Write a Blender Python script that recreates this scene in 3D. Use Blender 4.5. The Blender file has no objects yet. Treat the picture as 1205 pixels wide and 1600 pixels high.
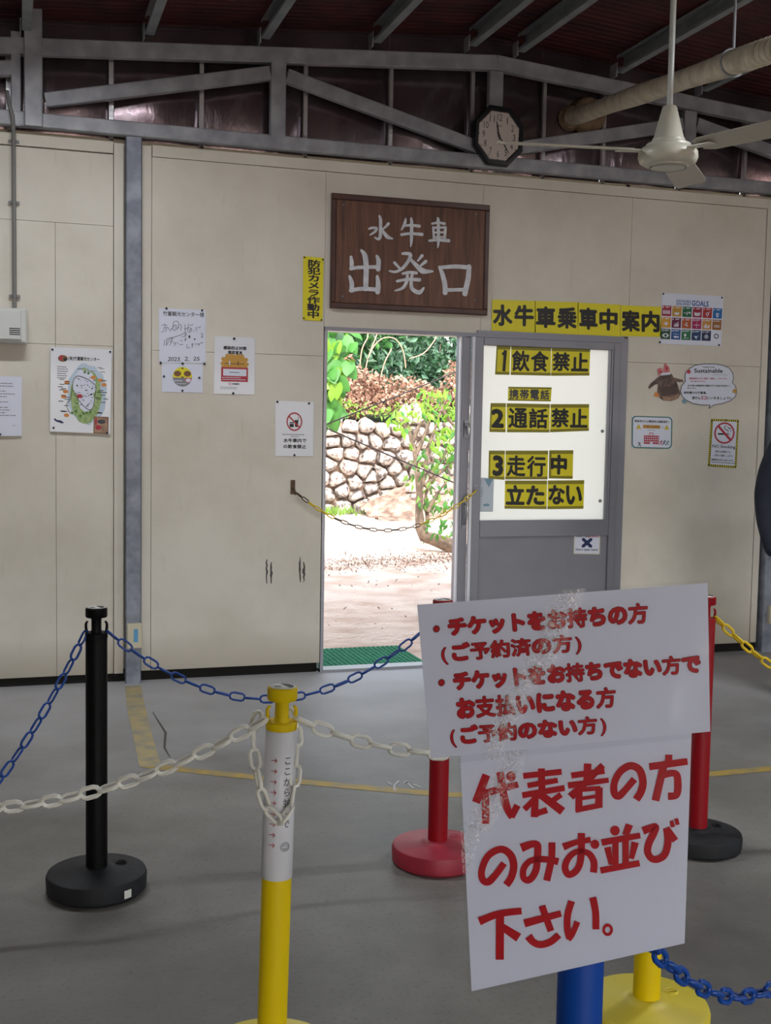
import bpy, bmesh, math, random
import numpy as np
from mathutils import Vector, Matrix

random.seed(7)
rng = np.random.default_rng(7)
SC = bpy.context.scene
COL = SC.collection

# ------------------------------------------------------------------ camera
F_PX = 1821.25
CAM = np.array([0.0, 0.0, 1.4478])
AR = np.array([0.95311208, -0.30209669, 0.01774714])     # camera right
AU = np.array([0.00619669, 0.07811641, 0.99692499])      # camera up
AF = np.array([0.30255408, 0.95007127, -0.0763257])      # camera forward
cd = bpy.data.cameras.new('camera')
cam = bpy.data.objects.new('camera', cd)
COL.objects.link(cam)
cd.sensor_fit = 'VERTICAL'
cd.sensor_height = 24.0
cd.lens = 24.0 * F_PX / 1600.0
cd.clip_start = 0.05
cam.matrix_world = Matrix(((AR[0], AU[0], -AF[0], CAM[0]), (AR[1], AU[1], -AF[1], CAM[1]),
                           (AR[2], AU[2], -AF[2], CAM[2]), (0, 0, 0, 1)))
SC.camera = cam

# ------------------------------------------------------------------ world, sun, exposure
world = bpy.data.worlds.new('sky')
SC.world = world
world.use_nodes = True
wn = world.node_tree
wn.nodes.clear()
wo = wn.nodes.new('ShaderNodeOutputWorld')
wb = wn.nodes.new('ShaderNodeBackground')
ws = wn.nodes.new('ShaderNodeTexSky')
ws.sky_type = 'NISHITA'
ws.sun_disc = False
ws.sun_elevation = math.radians(40)
ws.sun_rotation = math.radians(195)
ws.air_density = 1.0
ws.dust_density = 2.5
wb.inputs['Strength'].default_value = 0.78
wh = wn.nodes.new('ShaderNodeHueSaturation')      # a hazy, whitish sky
wh.inputs['Saturation'].default_value = 0.35
wn.links.new(ws.outputs[0], wh.inputs['Color'])
wn.links.new(wh.outputs[0], wb.inputs['Color'])
wn.links.new(wb.outputs[0], wo.inputs['Surface'])

sl = bpy.data.lights.new('sun', 'SUN')
sl.energy = 3.6
sl.angle = math.radians(0.6)
sl.color = (1.0, 0.96, 0.90)
sun = bpy.data.objects.new('sun', sl)
COL.objects.link(sun)
_el, _az = math.radians(40), math.radians(14)             # the sun stands behind the building
sd = Vector((math.sin(_az) * math.cos(_el), math.cos(_az) * math.cos(_el), -math.sin(_el)))
sun.rotation_euler = sd.to_track_quat('-Z', 'Y').to_euler()
sun.location = (-4, -10, 14)

FILL_LAMPS = (36.0, 42.0, 3.0)           # added fill lamps: left and middle near the wall, over the entrance
SC.view_settings.view_transform = 'Standard'
SC.view_settings.look = 'None'
SC.view_settings.gamma = 1.0
SC.view_settings.use_curve_mapping = False
SC.view_settings.exposure = 0.0

# ------------------------------------------------------------------ helpers
D = 6.451               # distance of the front face of the wall


def srgb(r, g, b):
    def f(c):
        c = c / 255.0
        return c / 12.92 if c <= 0.04045 else ((c + 0.055) / 1.055) ** 2.4
    return (f(r), f(g), f(b))


def ray(px, py):
    return AF + AR * (px - 602.5) / F_PX - AU * (py - 800) / F_PX


def wp(px, py, off=0.0):
    """point on the vertical plane `off` metres in front of the wall"""
    d = ray(px, py)
    return CAM + d * (D - off) / d[1]


def yp(px, py, Y):
    d = ray(px, py)
    return CAM + d * Y / d[1]


def at(px, py, depth):
    return CAM + ray(px, py) * depth


def plane_hit(px, py, P0, N):
    d = ray(px, py)
    return CAM + d * (np.dot(np.array(P0) - CAM, N) / np.dot(d, N))


MATS = {}


def mat(name, col, rough=0.6, metal=0.0, col2=None, nscale=5.0, ncon=(0.35, 0.65), bump=0.0, bscale=60.0,
        emit=None, alpha=None, spec=0.5, trans=0.0, stretch=None, detail=4.0, coat=0.0, translucent=0.0):
    m = bpy.data.materials.new(name)
    m.use_nodes = True
    nt = m.node_tree
    b = nt.nodes['Principled BSDF']
    b.inputs['Base Color'].default_value = (*col, 1)
    b.inputs['Roughness'].default_value = rough
    b.inputs['Metallic'].default_value = metal
    b.inputs['Specular IOR Level'].default_value = spec
    b.inputs['Coat Weight'].default_value = coat
    b.inputs['Coat Roughness'].default_value = 0.06
    if trans:
        b.inputs['Transmission Weight'].default_value = trans
    tc = nt.nodes.new('ShaderNodeTexCoord')
    src = tc.outputs['Object']
    if stretch:
        mp = nt.nodes.new('ShaderNodeMapping')
        mp.inputs['Scale'].default_value = stretch
        nt.links.new(src, mp.inputs['Vector'])
        src = mp.outputs[0]
    if col2 is not None:
        n = nt.nodes.new('ShaderNodeTexNoise')
        n.inputs['Scale'].default_value = nscale
        n.inputs['Detail'].default_value = detail
        r = nt.nodes.new('ShaderNodeValToRGB')
        r.color_ramp.elements[0].position = ncon[0]
        r.color_ramp.elements[0].color = (*col, 1)
        r.color_ramp.elements[1].position = ncon[1]
        r.color_ramp.elements[1].color = (*col2, 1)
        nt.links.new(src, n.inputs['Vector'])
        nt.links.new(n.outputs['Fac'], r.inputs[0])
        nt.links.new(r.outputs[0], b.inputs['Base Color'])
    if bump:
        n2 = nt.nodes.new('ShaderNodeTexNoise')
        n2.inputs['Scale'].default_value = bscale
        n2.inputs['Detail'].default_value = 3.0
        bp = nt.nodes.new('ShaderNodeBump')
        bp.inputs['Strength'].default_value = bump
        bp.inputs['Distance'].default_value = 0.01
        nt.links.new(src, n2.inputs['Vector'])
        nt.links.new(n2.outputs['Fac'], bp.inputs['Height'])
        nt.links.new(bp.outputs[0], b.inputs['Normal'])
    if emit:
        b.inputs['Emission Color'].default_value = (*emit[0], 1)
        b.inputs['Emission Strength'].default_value = emit[1]
    if translucent:
        t = nt.nodes.new('ShaderNodeBsdfTranslucent')
        mx = nt.nodes.new('ShaderNodeMixShader')
        mx.inputs[0].default_value = translucent
        out = nt.nodes['Material Output']
        cs = b.inputs['Base Color']
        if cs.is_linked:
            nt.links.new(cs.links[0].from_socket, t.inputs['Color'])
        else:
            t.inputs['Color'].default_value = (*col, 1)
        nt.links.new(b.outputs[0], mx.inputs[1])
        nt.links.new(t.outputs[0], mx.inputs[2])
        nt.links.new(mx.outputs[0], out.inputs['Surface'])
    MATS[name] = m
    return m


def mixnode(nt, fac, a, b, typ='MIX'):
    n = nt.nodes.new('ShaderNodeMix')
    n.data_type = 'RGBA'
    n.blend_type = typ
    for sock, v in ((n.inputs['Factor'], fac), (n.inputs[6], a), (n.inputs[7], b)):
        if isinstance(v, bpy.types.NodeSocket):
            nt.links.new(v, sock)
        elif isinstance(v, tuple):
            sock.default_value = (*v, 1) if len(v) == 3 else v
        else:
            sock.default_value = v
    return n.outputs[2]


def tag(o, label=None, cat=None, group=None, kind=None):
    if label:
        o['label'] = label
    if cat:
        o['category'] = cat
    if group:
        o['group'] = group
    if kind:
        o['kind'] = kind
    return o


def empty(name, loc, label=None, cat=None, group=None):
    o = bpy.data.objects.new(name, None)
    o.empty_display_size = 0.1
    o.location = Vector([float(c) for c in loc])
    COL.objects.link(o)
    return tag(o, label, cat, group)


class MB:
    def __init__(s):
        s.v = []
        s.f = []
        s.m = []
        s.sm = []

    def add(s, vs, fs, mi=0, smooth=False):
        n = len(s.v)
        s.v += [tuple(float(c) for c in v) for v in vs]
        for f in fs:
            s.f.append(tuple(n + i for i in f))
            s.m.append(mi)
            s.sm.append(smooth)
        return s

    def hexa(s, c8, mi=0):
        return s.add(c8, [(0, 3, 2, 1), (4, 5, 6, 7), (0, 1, 5, 4), (1, 2, 6, 5), (2, 3, 7, 6), (3, 0, 4, 7)], mi)

    def box(s, x0, x1, y0, y1, z0, z1, mi=0):
        return s.hexa([(x0, y0, z0), (x1, y0, z0), (x1, y1, z0), (x0, y1, z0),
                       (x0, y0, z1), (x1, y0, z1), (x1, y1, z1), (x0, y1, z1)], mi)

    def cham(s, x0, x1, y0, y1, z0, z1, c=0.004, mi=0):
        """box whose -Y face has chamfered edges"""
        a = [(x0, y1, z0), (x1, y1, z0), (x1, y1, z1), (x0, y1, z1)]
        b = [(x0, y0 + c, z0), (x1, y0 + c, z0), (x1, y0 + c, z1), (x0, y0 + c, z1)]
        d = [(x0 + c, y0, z0 + c), (x1 - c, y0, z0 + c), (x1 - c, y0, z1 - c), (x0 + c, y0, z1 - c)]
        f = [(0, 1, 2, 3)]
        for k in range(4):
            j = (k + 1) % 4
            f += [(k, k + 4, j + 4, j), (k + 4, k + 8, j + 8, j + 4)]
        f += [(8, 11, 10, 9)]
        return s.add(a + b + d, f, mi)

    def beam(s, A, B, w, h, up=(0, 0, 1), mi=0, lip=0.0):
        """rectangular bar from A to B: w sideways, h along up"""
        A, B = np.array(A, float), np.array(B, float)
        t = (B - A) / np.linalg.norm(B - A)
        sd_ = np.cross(t, np.array(up, float))
        sd_ /= np.linalg.norm(sd_)
        u = np.cross(sd_, t)
        c = []
        for P in (A, B):
            for a, b in ((-1, -1), (1, -1), (1, 1), (-1, 1)):
                c.append(P + sd_ * a * w / 2 + u * b * h / 2)
        return s.add(c, [(0, 1, 2, 3), (7, 6, 5, 4), (0, 4, 5, 1), (1, 5, 6, 2), (2, 6, 7, 3), (3, 7, 4, 0)], mi)

    def cee(s, A, B, w, h, face, t=0.0032, lip=0.018, mi=0):
        """cold-formed C section from A to B; its web faces along `face`, the open side away"""
        A, B = np.array(A, float), np.array(B, float)
        tt = (B - A) / np.linalg.norm(B - A)
        fc = np.array(face, float)
        fc -= tt * np.dot(fc, tt)
        fc /= np.linalg.norm(fc)
        u = np.cross(tt, fc)
        r = 0.005
        out = [(-w / 2 + 0, -h / 2 + lip), (-w / 2, -h / 2), (w / 2 - r, -h / 2), (w / 2, -h / 2 + r),
               (w / 2, h / 2 - r), (w / 2 - r, h / 2), (-w / 2, h / 2), (-w / 2, h / 2 - lip)]
        inn = [(-w / 2 + t, h / 2 - lip), (-w / 2 + t, h / 2 - t), (w / 2 - t, h / 2 - t), (w / 2 - t, -h / 2 + t),
               (-w / 2 + t, -h / 2 + t), (-w / 2 + t, -h / 2 + lip)]
        pr = out + inn
        n = len(pr)
        vs = [P + fc * a + u * b for P in (A, B) for a, b in pr]
        fs = [(k, (k + 1) % n, (k + 1) % n + n, k + n) for k in range(n)]
        # end caps as strips
        for o in (0, n):
            for q in ((0, 1, 12, 13), (1, 2, 11, 12), (2, 3, 4, 5), (2, 5, 10, 11), (5, 6, 9, 10), (6, 7, 8, 9)):
                fs.append(tuple(o + i for i in q))
        return s.add(vs, fs, mi)

    def tube(s, pts, rad, n=8, mi=0, smooth=True, caps=True, closed=False):
        P = [np.array(p, float) for p in pts]
        m = len(P)
        rs = rad if hasattr(rad, '__len__') else [rad] * m
        vs = []
        prev = None
        for i in range(m):
            if closed:
                t = P[(i + 1) % m] - P[i - 1]
            else:
                t = P[min(i + 1, m - 1)] - P[max(i - 1, 0)]
            t = t / (np.linalg.norm(t) + 1e-12)
            if prev is None:
                a = np.array([0, 0, 1.0]) if abs(t[2]) < 0.9 else np.array([1.0, 0, 0])
                nx = np.cross(t, a)
            else:
                nx = prev - t * np.dot(prev, t)
            nx /= (np.linalg.norm(nx) + 1e-12)
            prev = nx
            ny = np.cross(t, nx)
            for k in range(n):
                an = 2 * math.pi * k / n
                vs.append(P[i] + (nx * math.cos(an) + ny * math.sin(an)) * rs[i])
        fs = []
        rng_ = m if closed else m - 1
        for i in range(rng_):
            j = (i + 1) % m
            for k in range(n):
                l = (k + 1) % n
                fs.append((i * n + k, i * n + l, j * n + l, j * n + k))
        s.add(vs, fs, mi, smooth)
        if caps and not closed:
            s.add([vs[k] for k in range(n)], [tuple(range(n))[::-1]], mi)
            s.add([vs[(m - 1) * n + k] for k in range(n)], [tuple(range(n))], mi)
        return s

    def lathe(s, prof, c, n=32, axis=(0, 0, 1), mi=0, smooth=True):
        """profile of (radius, height) turned about axis through c"""
        ax = np.array(axis, float)
        ax /= np.linalg.norm(ax)
        a = np.array([1.0, 0, 0]) if abs(ax[0]) < 0.9 else np.array([0, 1.0, 0])
        u = np.cross(ax, a)
        u /= np.linalg.norm(u)
        v = np.cross(ax, u)
        c = np.array(c, float)
        vs, fs = [], []
        for r, h in prof:
            for k in range(n):
                an = 2 * math.pi * k / n
                vs.append(c + ax * h + (u * math.cos(an) + v * math.sin(an)) * r)
        for i in range(len(prof) - 1):
            for k in range(n):
                l = (k + 1) % n
                fs.append((i * n + k, i * n + l, (i + 1) * n + l, (i + 1) * n + k))
        return s.add(vs, fs, mi, smooth)

    def poly(s, pts, mi=0):
        return s.add(pts, [tuple(range(len(pts)))], mi)

    def slab(s, pts, nrm, th, mi=0, mi_side=None):
        """polygon extruded by th against its normal"""
        pts = [np.array(p, float) for p in pts]
        nrm = np.array(nrm, float)
        b = [p - nrm * th for p in pts]
        n = len(pts)
        s.add(pts + b, [tuple(range(n))] + [tuple(range(2 * n - 1, n - 1, -1))], mi)
        k = len(s.v) - 2 * n
        for i in range(n):
            j = (i + 1) % n
            s.f.append((k + i, k + n + i, k + n + j, k + j))
            s.m.append(mi if mi_side is None else mi_side)
            s.sm.append(False)
        return s

    def build(s, name, mats, parent=None, origin=None, sharp=None):
        me = bpy.data.meshes.new(name)
        if not isinstance(mats, (list, tuple)):
            mats = [mats]
        if parent is not None and origin is None:
            q = parent
            o = Vector((0, 0, 0))
            while q is not None:
                o += q.location
                q = q.parent
            loc = Vector((0, 0, 0))
        else:
            o = Vector(origin) if origin is not None else Vector((0, 0, 0))
            loc = o.copy()
        me.from_pydata([(x - o.x, y - o.y, z - o.z) for x, y, z in s.v], [], s.f)
        me.polygons.foreach_set('material_index', s.m)
        me.polygons.foreach_set('use_smooth', s.sm)
        for m in mats:
            me.materials.append(m)
        me.update()
        if sharp:
            try:
                me.set_sharp_from_angle(angle=math.radians(sharp))
            except Exception:
                pass
        ob = bpy.data.objects.new(name, me)
        ob.location = loc
        COL.objects.link(ob)
        if parent is not None:
            ob.parent = parent
        return ob


# ---- lettering: the built-in typeface turned into flat meshes
_fc = bpy.data.curves.new('lettering_source', 'FONT')
_fo = bpy.data.objects.new('lettering_source', _fc)
_tcache = {}


def text_mesh(txt, bold=0.0, res=3):
    k = (txt, bold)
    if k in _tcache:
        return _tcache[k]
    if _fo.name not in COL.objects:
        COL.objects.link(_fo)
    _fc.body = txt
    _fc.resolution_u = res
    _fc.size = 1.0
    bpy.context.view_layer.update()
    dg = bpy.context.evaluated_depsgraph_get()
    me = _fo.evaluated_get(dg).to_mesh()
    v = np.array([(q.co.x, q.co.y) for q in me.vertices]).reshape(-1, 2)
    f = [tuple(p.vertices) for p in me.polygons]
    _fo.evaluated_get(dg).to_mesh_clear()
    _tcache[k] = (v, f)
    return v, f


def lay(mb, txt, surf, bold=0.0, mi=0, h=0.0006, nb=8, slant=0.0, dh=0.00002, em=False):
    """fit txt into the unit square of surf(u, v, height); u right, v down"""
    v, f = text_mesh(txt)
    if len(v) == 0:
        return
    lo, hi = v.min(0) - bold, v.max(0) + bold
    if em:                      # keep the character's own place in its square
        lo, hi = np.array([0.02, -0.10]), np.array([0.98, 0.86])
    w_, h_ = (hi - lo)
    offs = [(0, 0)]
    if bold > 0:
        offs += [(bold * math.cos(2 * math.pi * k / nb), bold * math.sin(2 * math.pi * k / nb)) for k in range(nb)]
    for i, (ox, oy) in enumerate(offs):
        q = v + np.array([ox, oy])
        uu = (q[:, 0] - lo[0]) / w_
        vv = 1 - (q[:, 1] - lo[1]) / h_
        uu = uu + slant * (0.5 - vv)
        mb.add([surf(a, b, h + i * dh) for a, b in zip(uu, vv)], f, mi)


def lay_mixed(mb, txt, surf, bk, bh, mi=0, h=0.0006, nb=12, extra=0.0, dh=0.00001):
    """like lay, character by character: kanji get the lighter weight bk, kana the heavier bh"""
    x = 0.0
    items = []
    for ch in txt:
        v, f = text_mesh(ch)
        par = ch in '()'
        adv = 0.55 if par else 1.0
        if par:
            v = v - np.array([v[:, 0].mean() - 0.27, 0]) if len(v) else v
        items.append((v + np.array([x, 0]), f, (0.012 if par else (bk if ord(ch) > 0x4e00 else bh)) + extra))
        x += adv
    lo = np.array([min((i[0][:, 0] - i[2]).min() for i in items), min((i[0][:, 1] - i[2]).min() for i in items)]) + extra
    hi = np.array([max((i[0][:, 0] + i[2]).max() for i in items), max((i[0][:, 1] + i[2]).max() for i in items)]) - extra
    w_, h_ = hi - lo
    for v, f, bo in items:
        for i in range(nb + 1):
            o = np.array([0, 0]) if i == nb else bo * np.array([math.cos(2 * math.pi * i / nb), math.sin(2 * math.pi * i / nb)])
            q = v + o
            mb.add([surf((a - lo[0]) / w_, 1 - (b - lo[1]) / h_, h + i * dh) for a, b in q], f, mi)


def quad_surf(q4, nrm):
    """unit square mapped onto the four 3D corners TL, TR, BR, BL"""
    TL, TR, BR, BL = [np.array(p, float) for p in q4]
    nrm = np.array(nrm, float)

    def s(u, v, h=0.0):
        return (TL * (1 - u) + TR * u) * (1 - v) + (BL * (1 - u) + BR * u) * v + nrm * h
    return s


def sub(surf, u0, v0, u1, v1):
    return lambda u, v, h=0.0: surf(u0 + (u1 - u0) * u, v0 + (v1 - v0) * v, h)


def flat(mb, surf, pts, mi=0, h=0.0004):
    mb.poly([surf(u, v, h) for u, v in pts], mi)


def rect(mb, surf, u0, v0, u1, v1, mi=0, h=0.0004):
    flat(mb, surf, [(u0, v0), (u0, v1), (u1, v1), (u1, v0)], mi, h)


def disc(mb, surf, cu, cv, ru, rv, mi=0, h=0.0004, n=24, r_in=0.0):
    if r_in <= 0:
        flat(mb, surf, [(cu + ru * math.cos(-2 * math.pi * k / n), cv + rv * math.sin(-2 * math.pi * k / n) * -1) for k in range(n)], mi, h)
    else:
        vs, fs = [], []
        for k in range(n):
            a = 2 * math.pi * k / n
            vs.append(surf(cu + ru * math.cos(a), cv + rv * math.sin(a), h))
            vs.append(surf(cu + ru * r_in * math.cos(a), cv + rv * r_in * math.sin(a), h))
        for k in range(n):
            j = (k + 1) % n
            fs.append((2 * k, 2 * j, 2 * j + 1, 2 * k + 1))
        mb.add(vs, fs, mi)


def stroke(mb, surf, pts, mi=0, h=0.0004, asp=1.0, cap=True):
    """brush stroke: pts of (u, v, width) in surface units"""
    P = [np.array([p[0] * asp, p[1]]) for p in pts]
    W = [p[2] / 2 for p in pts]
    # smooth subdivision
    if len(P) > 2:
        Q, V = [], []
        for i in range(len(P) - 1):
            p0, p1, p2, p3 = P[max(i - 1, 0)], P[i], P[i + 1], P[min(i + 2, len(P) - 1)]
            for k in range(5):
                t = k / 5
                Q.append(0.5 * ((2 * p1) + (-p0 + p2) * t + (2 * p0 - 5 * p1 + 4 * p2 - p3) * t * t + (-p0 + 3 * p1 - 3 * p2 + p3) * t ** 3))
                V.append(W[i] * (1 - t) + W[i + 1] * t)
        Q.append(P[-1])
        V.append(W[-1])
        P, W = Q, V
    L, R = [], []
    n = len(P)
    for i in range(n):
        t = P[min(i + 1, n - 1)] - P[max(i - 1, 0)]
        t /= (np.linalg.norm(t) + 1e-9)
        nn = np.array([-t[1], t[0]])
        L.append(P[i] + nn * W[i])
        R.append(P[i] - nn * W[i])
    vs = [surf(q[0] / asp, q[1], h) for pr_ in zip(L, R) for q in pr_]
    mb.add(vs, [(2 * i, 2 * i + 1, 2 * i + 3, 2 * i + 2) for i in range(n - 1)], mi)
    if cap:
        for i in (0, n - 1):
            c = P[i]
            mb.poly([surf((c[0] + W[i] * math.cos(a)) / asp, c[1] + W[i] * math.sin(a), h + 0.00003) for a in
                     [2 * math.pi * k / 10 for k in range(10)]], mi)


def cubic_lines(mb, surf, u0, u1, vs, th, mi=0, seed=1, h=0.0004):
    """rows of print too small to read"""
    r = random.Random(seed)
    for v in vs:
        u = u0
        e = u1 - r.random() * (u1 - u0) * 0.25
        while u < e:
            w_ = (u1 - u0) * (0.04 + 0.05 * r.random())
            rect(mb, surf, u, v - th / 2, min(u + w_, e), v + th / 2, mi, h)
            u += w_ * 1.25


# ------------------------------------------------------------------ materials
WHITE = srgb(218, 223, 240)
M = MATS


def build_materials():
    # painted plywood panels: cream with grime
    m = mat('cream_paint', srgb(212, 206, 194), 0.62, bump=0.06, bscale=25)
    nt = m.node_tree
    b = nt.nodes['Principled BSDF']
    tc = nt.nodes.new('ShaderNodeTexCoord')
    n = nt.nodes.new('ShaderNodeTexNoise')
    n.inputs['Scale'].default_value = 1.6
    n.inputs['Detail'].default_value = 6
    n.inputs['Roughness'].default_value = 0.62
    nt.links.new(tc.outputs['Object'], n.inputs['Vector'])
    rp = nt.nodes.new('ShaderNodeValToRGB')
    rp.color_ramp.elements[0].position = 0.30
    rp.color_ramp.elements[0].color = (*srgb(203, 197, 184), 1)
    rp.color_ramp.elements[1].position = 0.62
    rp.color_ramp.elements[1].color = (*srgb(220, 215, 204), 1)
    nt.links.new(n.outputs['Fac'], rp.inputs[0])
    # scuffs: thin vertical streaks and specks
    mp = nt.nodes.new('ShaderNodeMapping')
    mp.inputs['Scale'].default_value = (9, 9, 1.3)
    nt.links.new(tc.outputs['Object'], mp.inputs['Vector'])
    n2 = nt.nodes.new('ShaderNodeTexNoise')
    n2.inputs['Scale'].default_value = 3
    n2.inputs['Detail'].default_value = 8
    nt.links.new(mp.outputs[0], n2.inputs['Vector'])
    r2 = nt.nodes.new('ShaderNodeMapRange')
    r2.inputs['From Min'].default_value = 0.64
    r2.inputs['From Max'].default_value = 0.80
    r2.inputs['To Max'].default_value = 0.16
    nt.links.new(n2.outputs['Fac'], r2.inputs['Value'])
    c1 = mixnode(nt, r2.outputs[0], rp.outputs[0], srgb(146, 134, 112))
    # splash dirt along the foot of the panels
    sx = nt.nodes.new('ShaderNodeSeparateXYZ')
    nt.links.new(tc.outputs['Object'], sx.inputs[0])
    r3 = nt.nodes.new('ShaderNodeMapRange')
    r3.inputs['From Min'].default_value = 0.26
    r3.inputs['From Max'].default_value = 0.03
    r3.inputs['To Max'].default_value = 0.9
    nt.links.new(sx.outputs['Z'], r3.inputs['Value'])
    mu = nt.nodes.new('ShaderNodeMath')
    mu.operation = 'MULTIPLY'
    nt.links.new(r3.outputs[0], mu.inputs[0])
    nt.links.new(n.outputs['Fac'], mu.inputs[1])
    c2 = mixnode(nt, mu.outputs[0], c1, srgb(120, 106, 80))
    nt.links.new(c2, b.inputs['Base Color'])

    mat('galvanised_steel', srgb(134, 136, 144), 0.42, 0.1, srgb(166, 168, 174), 9, (0.35, 0.7), bump=0.05, bscale=30)
    mat('galvanised_column', srgb(112, 118, 132), 0.45, 0.15, srgb(146, 152, 166), 12, (0.35, 0.65), bump=0.05, bscale=30)
    mat('roof_purlin', srgb(134, 142, 146), 0.45, 0.15, srgb(156, 162, 166), 9)
    mat('aluminium', srgb(150, 152, 160), 0.35, 0.6)
    mat('door_grey', srgb(128, 128, 138), 0.42, 0.25, srgb(136, 136, 146), 3)
    mat('door_grey_frame', srgb(134, 135, 145), 0.35, 0.45)
    mat('black_gap', srgb(20, 18, 16), 0.9)
    mat('door_seal', srgb(55, 56, 60), 0.6)

    # foil-faced insulation sheets
    m = mat('foil_insulation', srgb(150, 138, 142), 0.18, 0.85, srgb(110, 92, 98), 3.0, (0.3, 0.7), bump=0.0)
    nt = m.node_tree
    b = nt.nodes['Principled BSDF']
    tc = nt.nodes.new('ShaderNodeTexCoord')
    n = nt.nodes.new('ShaderNodeTexNoise')
    n.inputs['Scale'].default_value = 2.2
    n.inputs['Detail'].default_value = 3
    n3 = nt.nodes.new('ShaderNodeTexNoise')
    n3.inputs['Scale'].default_value = 30
    n3.inputs['Detail'].default_value = 2
    mp = nt.nodes.new('ShaderNodeMapping')
    mp.inputs['Scale'].default_value = (1, 1, 0.35)
    nt.links.new(tc.outputs['Object'], mp.inputs[0])
    nt.links.new(mp.outputs[0], n.inputs['Vector'])
    nt.links.new(mp.outputs[0], n3.inputs['Vector'])
    ad = nt.nodes.new('ShaderNodeMath')
    ad.operation = 'MULTIPLY_ADD'
    ad.inputs[1].default_value = 0.07
    nt.links.new(n3.outputs['Fac'], ad.inputs[0])
    nt.links.new(n.outputs['Fac'], ad.inputs[2])
    bp = nt.nodes.new('ShaderNodeBump')
    bp.inputs['Strength'].default_value = 0.6
    bp.inputs['Distance'].default_value = 0.04
    nt.links.new(ad.outputs[0], bp.inputs['Height'])
    nt.links.new(bp.outputs[0], b.inputs['Normal'])
    mat('foil_tape', srgb(196, 196, 200), 0.3, 0.8, bump=0.3, bscale=40)

    # roof sheet, dark red
    m = mat('roof_sheet', srgb(84, 32, 32), 0.65, 0.0, srgb(58, 24, 26), 6)
    # concrete floor
    m = mat('concrete', srgb(140, 137, 131), 0.42, bump=0.0)
    nt = m.node_tree
    b = nt.nodes['Principled BSDF']
    tc = nt.nodes.new('ShaderNodeTexCoord')
    n = nt.nodes.new('ShaderNodeTexNoise')
    n.inputs['Scale'].default_value = 1.3
    n.inputs['Detail'].default_value = 12
    n.inputs['Roughness'].default_value = 0.62
    nt.links.new(tc.outputs['Object'], n.inputs['Vector'])
    rp = nt.nodes.new('ShaderNodeValToRGB')
    rp.color_ramp.elements[0].position = 0.32
    rp.color_ramp.elements[0].color = (*srgb(98, 96, 92), 1)
    rp.color_ramp.elements[1].position = 0.66
    rp.color_ramp.elements[1].color = (*srgb(138, 136, 131), 1)
    nt.links.new(n.outputs['Fac'], rp.inputs[0])
    n2 = nt.nodes.new('ShaderNodeTexNoise')
    n2.inputs['Scale'].default_value = 70
    n2.inputs['Detail'].default_value = 4
    nt.links.new(tc.outputs['Object'], n2.inputs['Vector'])
    r2 = nt.nodes.new('ShaderNodeMapRange')
    r2.inputs['From Min'].default_value = 0.55
    r2.inputs['From Max'].default_value = 0.8
    r2.inputs['To Max'].default_value = 0.55
    nt.links.new(n2.outputs['Fac'], r2.inputs[0])
    c1 = mixnode(nt, r2.outputs[0], rp.outputs[0], srgb(78, 76, 72))
    n4 = nt.nodes.new('ShaderNodeTexNoise')
    n4.inputs['Scale'].default_value = 0.55
    n4.inputs['Detail'].default_value = 3
    nt.links.new(tc.outputs['Object'], n4.inputs['Vector'])
    r4 = nt.nodes.new('ShaderNodeMapRange')
    r4.inputs['From Min'].default_value = 0.50
    r4.inputs['From Max'].default_value = 0.64
    r4.inputs['To Max'].default_value = 0.38
    nt.links.new(n4.outputs['Fac'], r4.inputs[0])
    c2 = mixnode(nt, r4.outputs[0], c1, srgb(104, 101, 96))
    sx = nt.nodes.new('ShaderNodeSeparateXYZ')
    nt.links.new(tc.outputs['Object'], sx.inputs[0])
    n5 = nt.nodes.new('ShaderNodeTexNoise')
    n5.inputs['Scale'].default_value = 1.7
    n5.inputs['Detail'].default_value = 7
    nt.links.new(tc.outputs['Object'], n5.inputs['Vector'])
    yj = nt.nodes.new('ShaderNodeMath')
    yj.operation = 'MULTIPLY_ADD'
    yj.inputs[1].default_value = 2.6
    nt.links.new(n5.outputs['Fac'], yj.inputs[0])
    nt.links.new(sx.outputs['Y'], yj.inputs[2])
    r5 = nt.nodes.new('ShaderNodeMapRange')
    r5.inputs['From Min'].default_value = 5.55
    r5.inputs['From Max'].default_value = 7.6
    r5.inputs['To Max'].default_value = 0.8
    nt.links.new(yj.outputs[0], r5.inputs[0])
    c3 = mixnode(nt, r5.outputs[0], c2, srgb(186, 186, 190))      # floor painted paler towards the wall: bright sky reflection put into the colour
    nt.links.new(c3, b.inputs['Base Color'])
    rr = nt.nodes.new('ShaderNodeMapRange')
    rr.inputs['To Min'].default_value = 0.42
    rr.inputs['To Max'].default_value = 0.7
    nt.links.new(n.outputs['Fac'], rr.inputs[0])
    nt.links.new(rr.outputs[0], b.inputs['Roughness'])
    bp = nt.nodes.new('ShaderNodeBump')
    bp.inputs['Strength'].default_value = 0.12
    bp.inputs['Distance'].default_value = 0.004
    nt.links.new(n2.outputs['Fac'], bp.inputs['Height'])
    nt.links.new(bp.outputs[0], b.inputs['Normal'])
    mat('line_paint', srgb(178, 150, 72), 0.6, col2=srgb(146, 136, 108), nscale=14, ncon=(0.42, 0.72))
    mat('line_paint_worn', srgb(186, 168, 118), 0.6, col2=srgb(150, 146, 132), nscale=14, ncon=(0.35, 0.68))
    mat('paint_fleck', srgb(190, 190, 186), 0.7)
    mat('crack', srgb(84, 80, 78), 0.9)

    mat('black_plastic', srgb(6, 6, 8), 0.5, col2=srgb(10, 10, 12), nscale=30, spec=0.15)
    mat('black_rubber', srgb(26, 28, 32), 0.62, spec=0.3, col2=srgb(36, 38, 43), nscale=14, bump=0.1, bscale=80)
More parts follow.
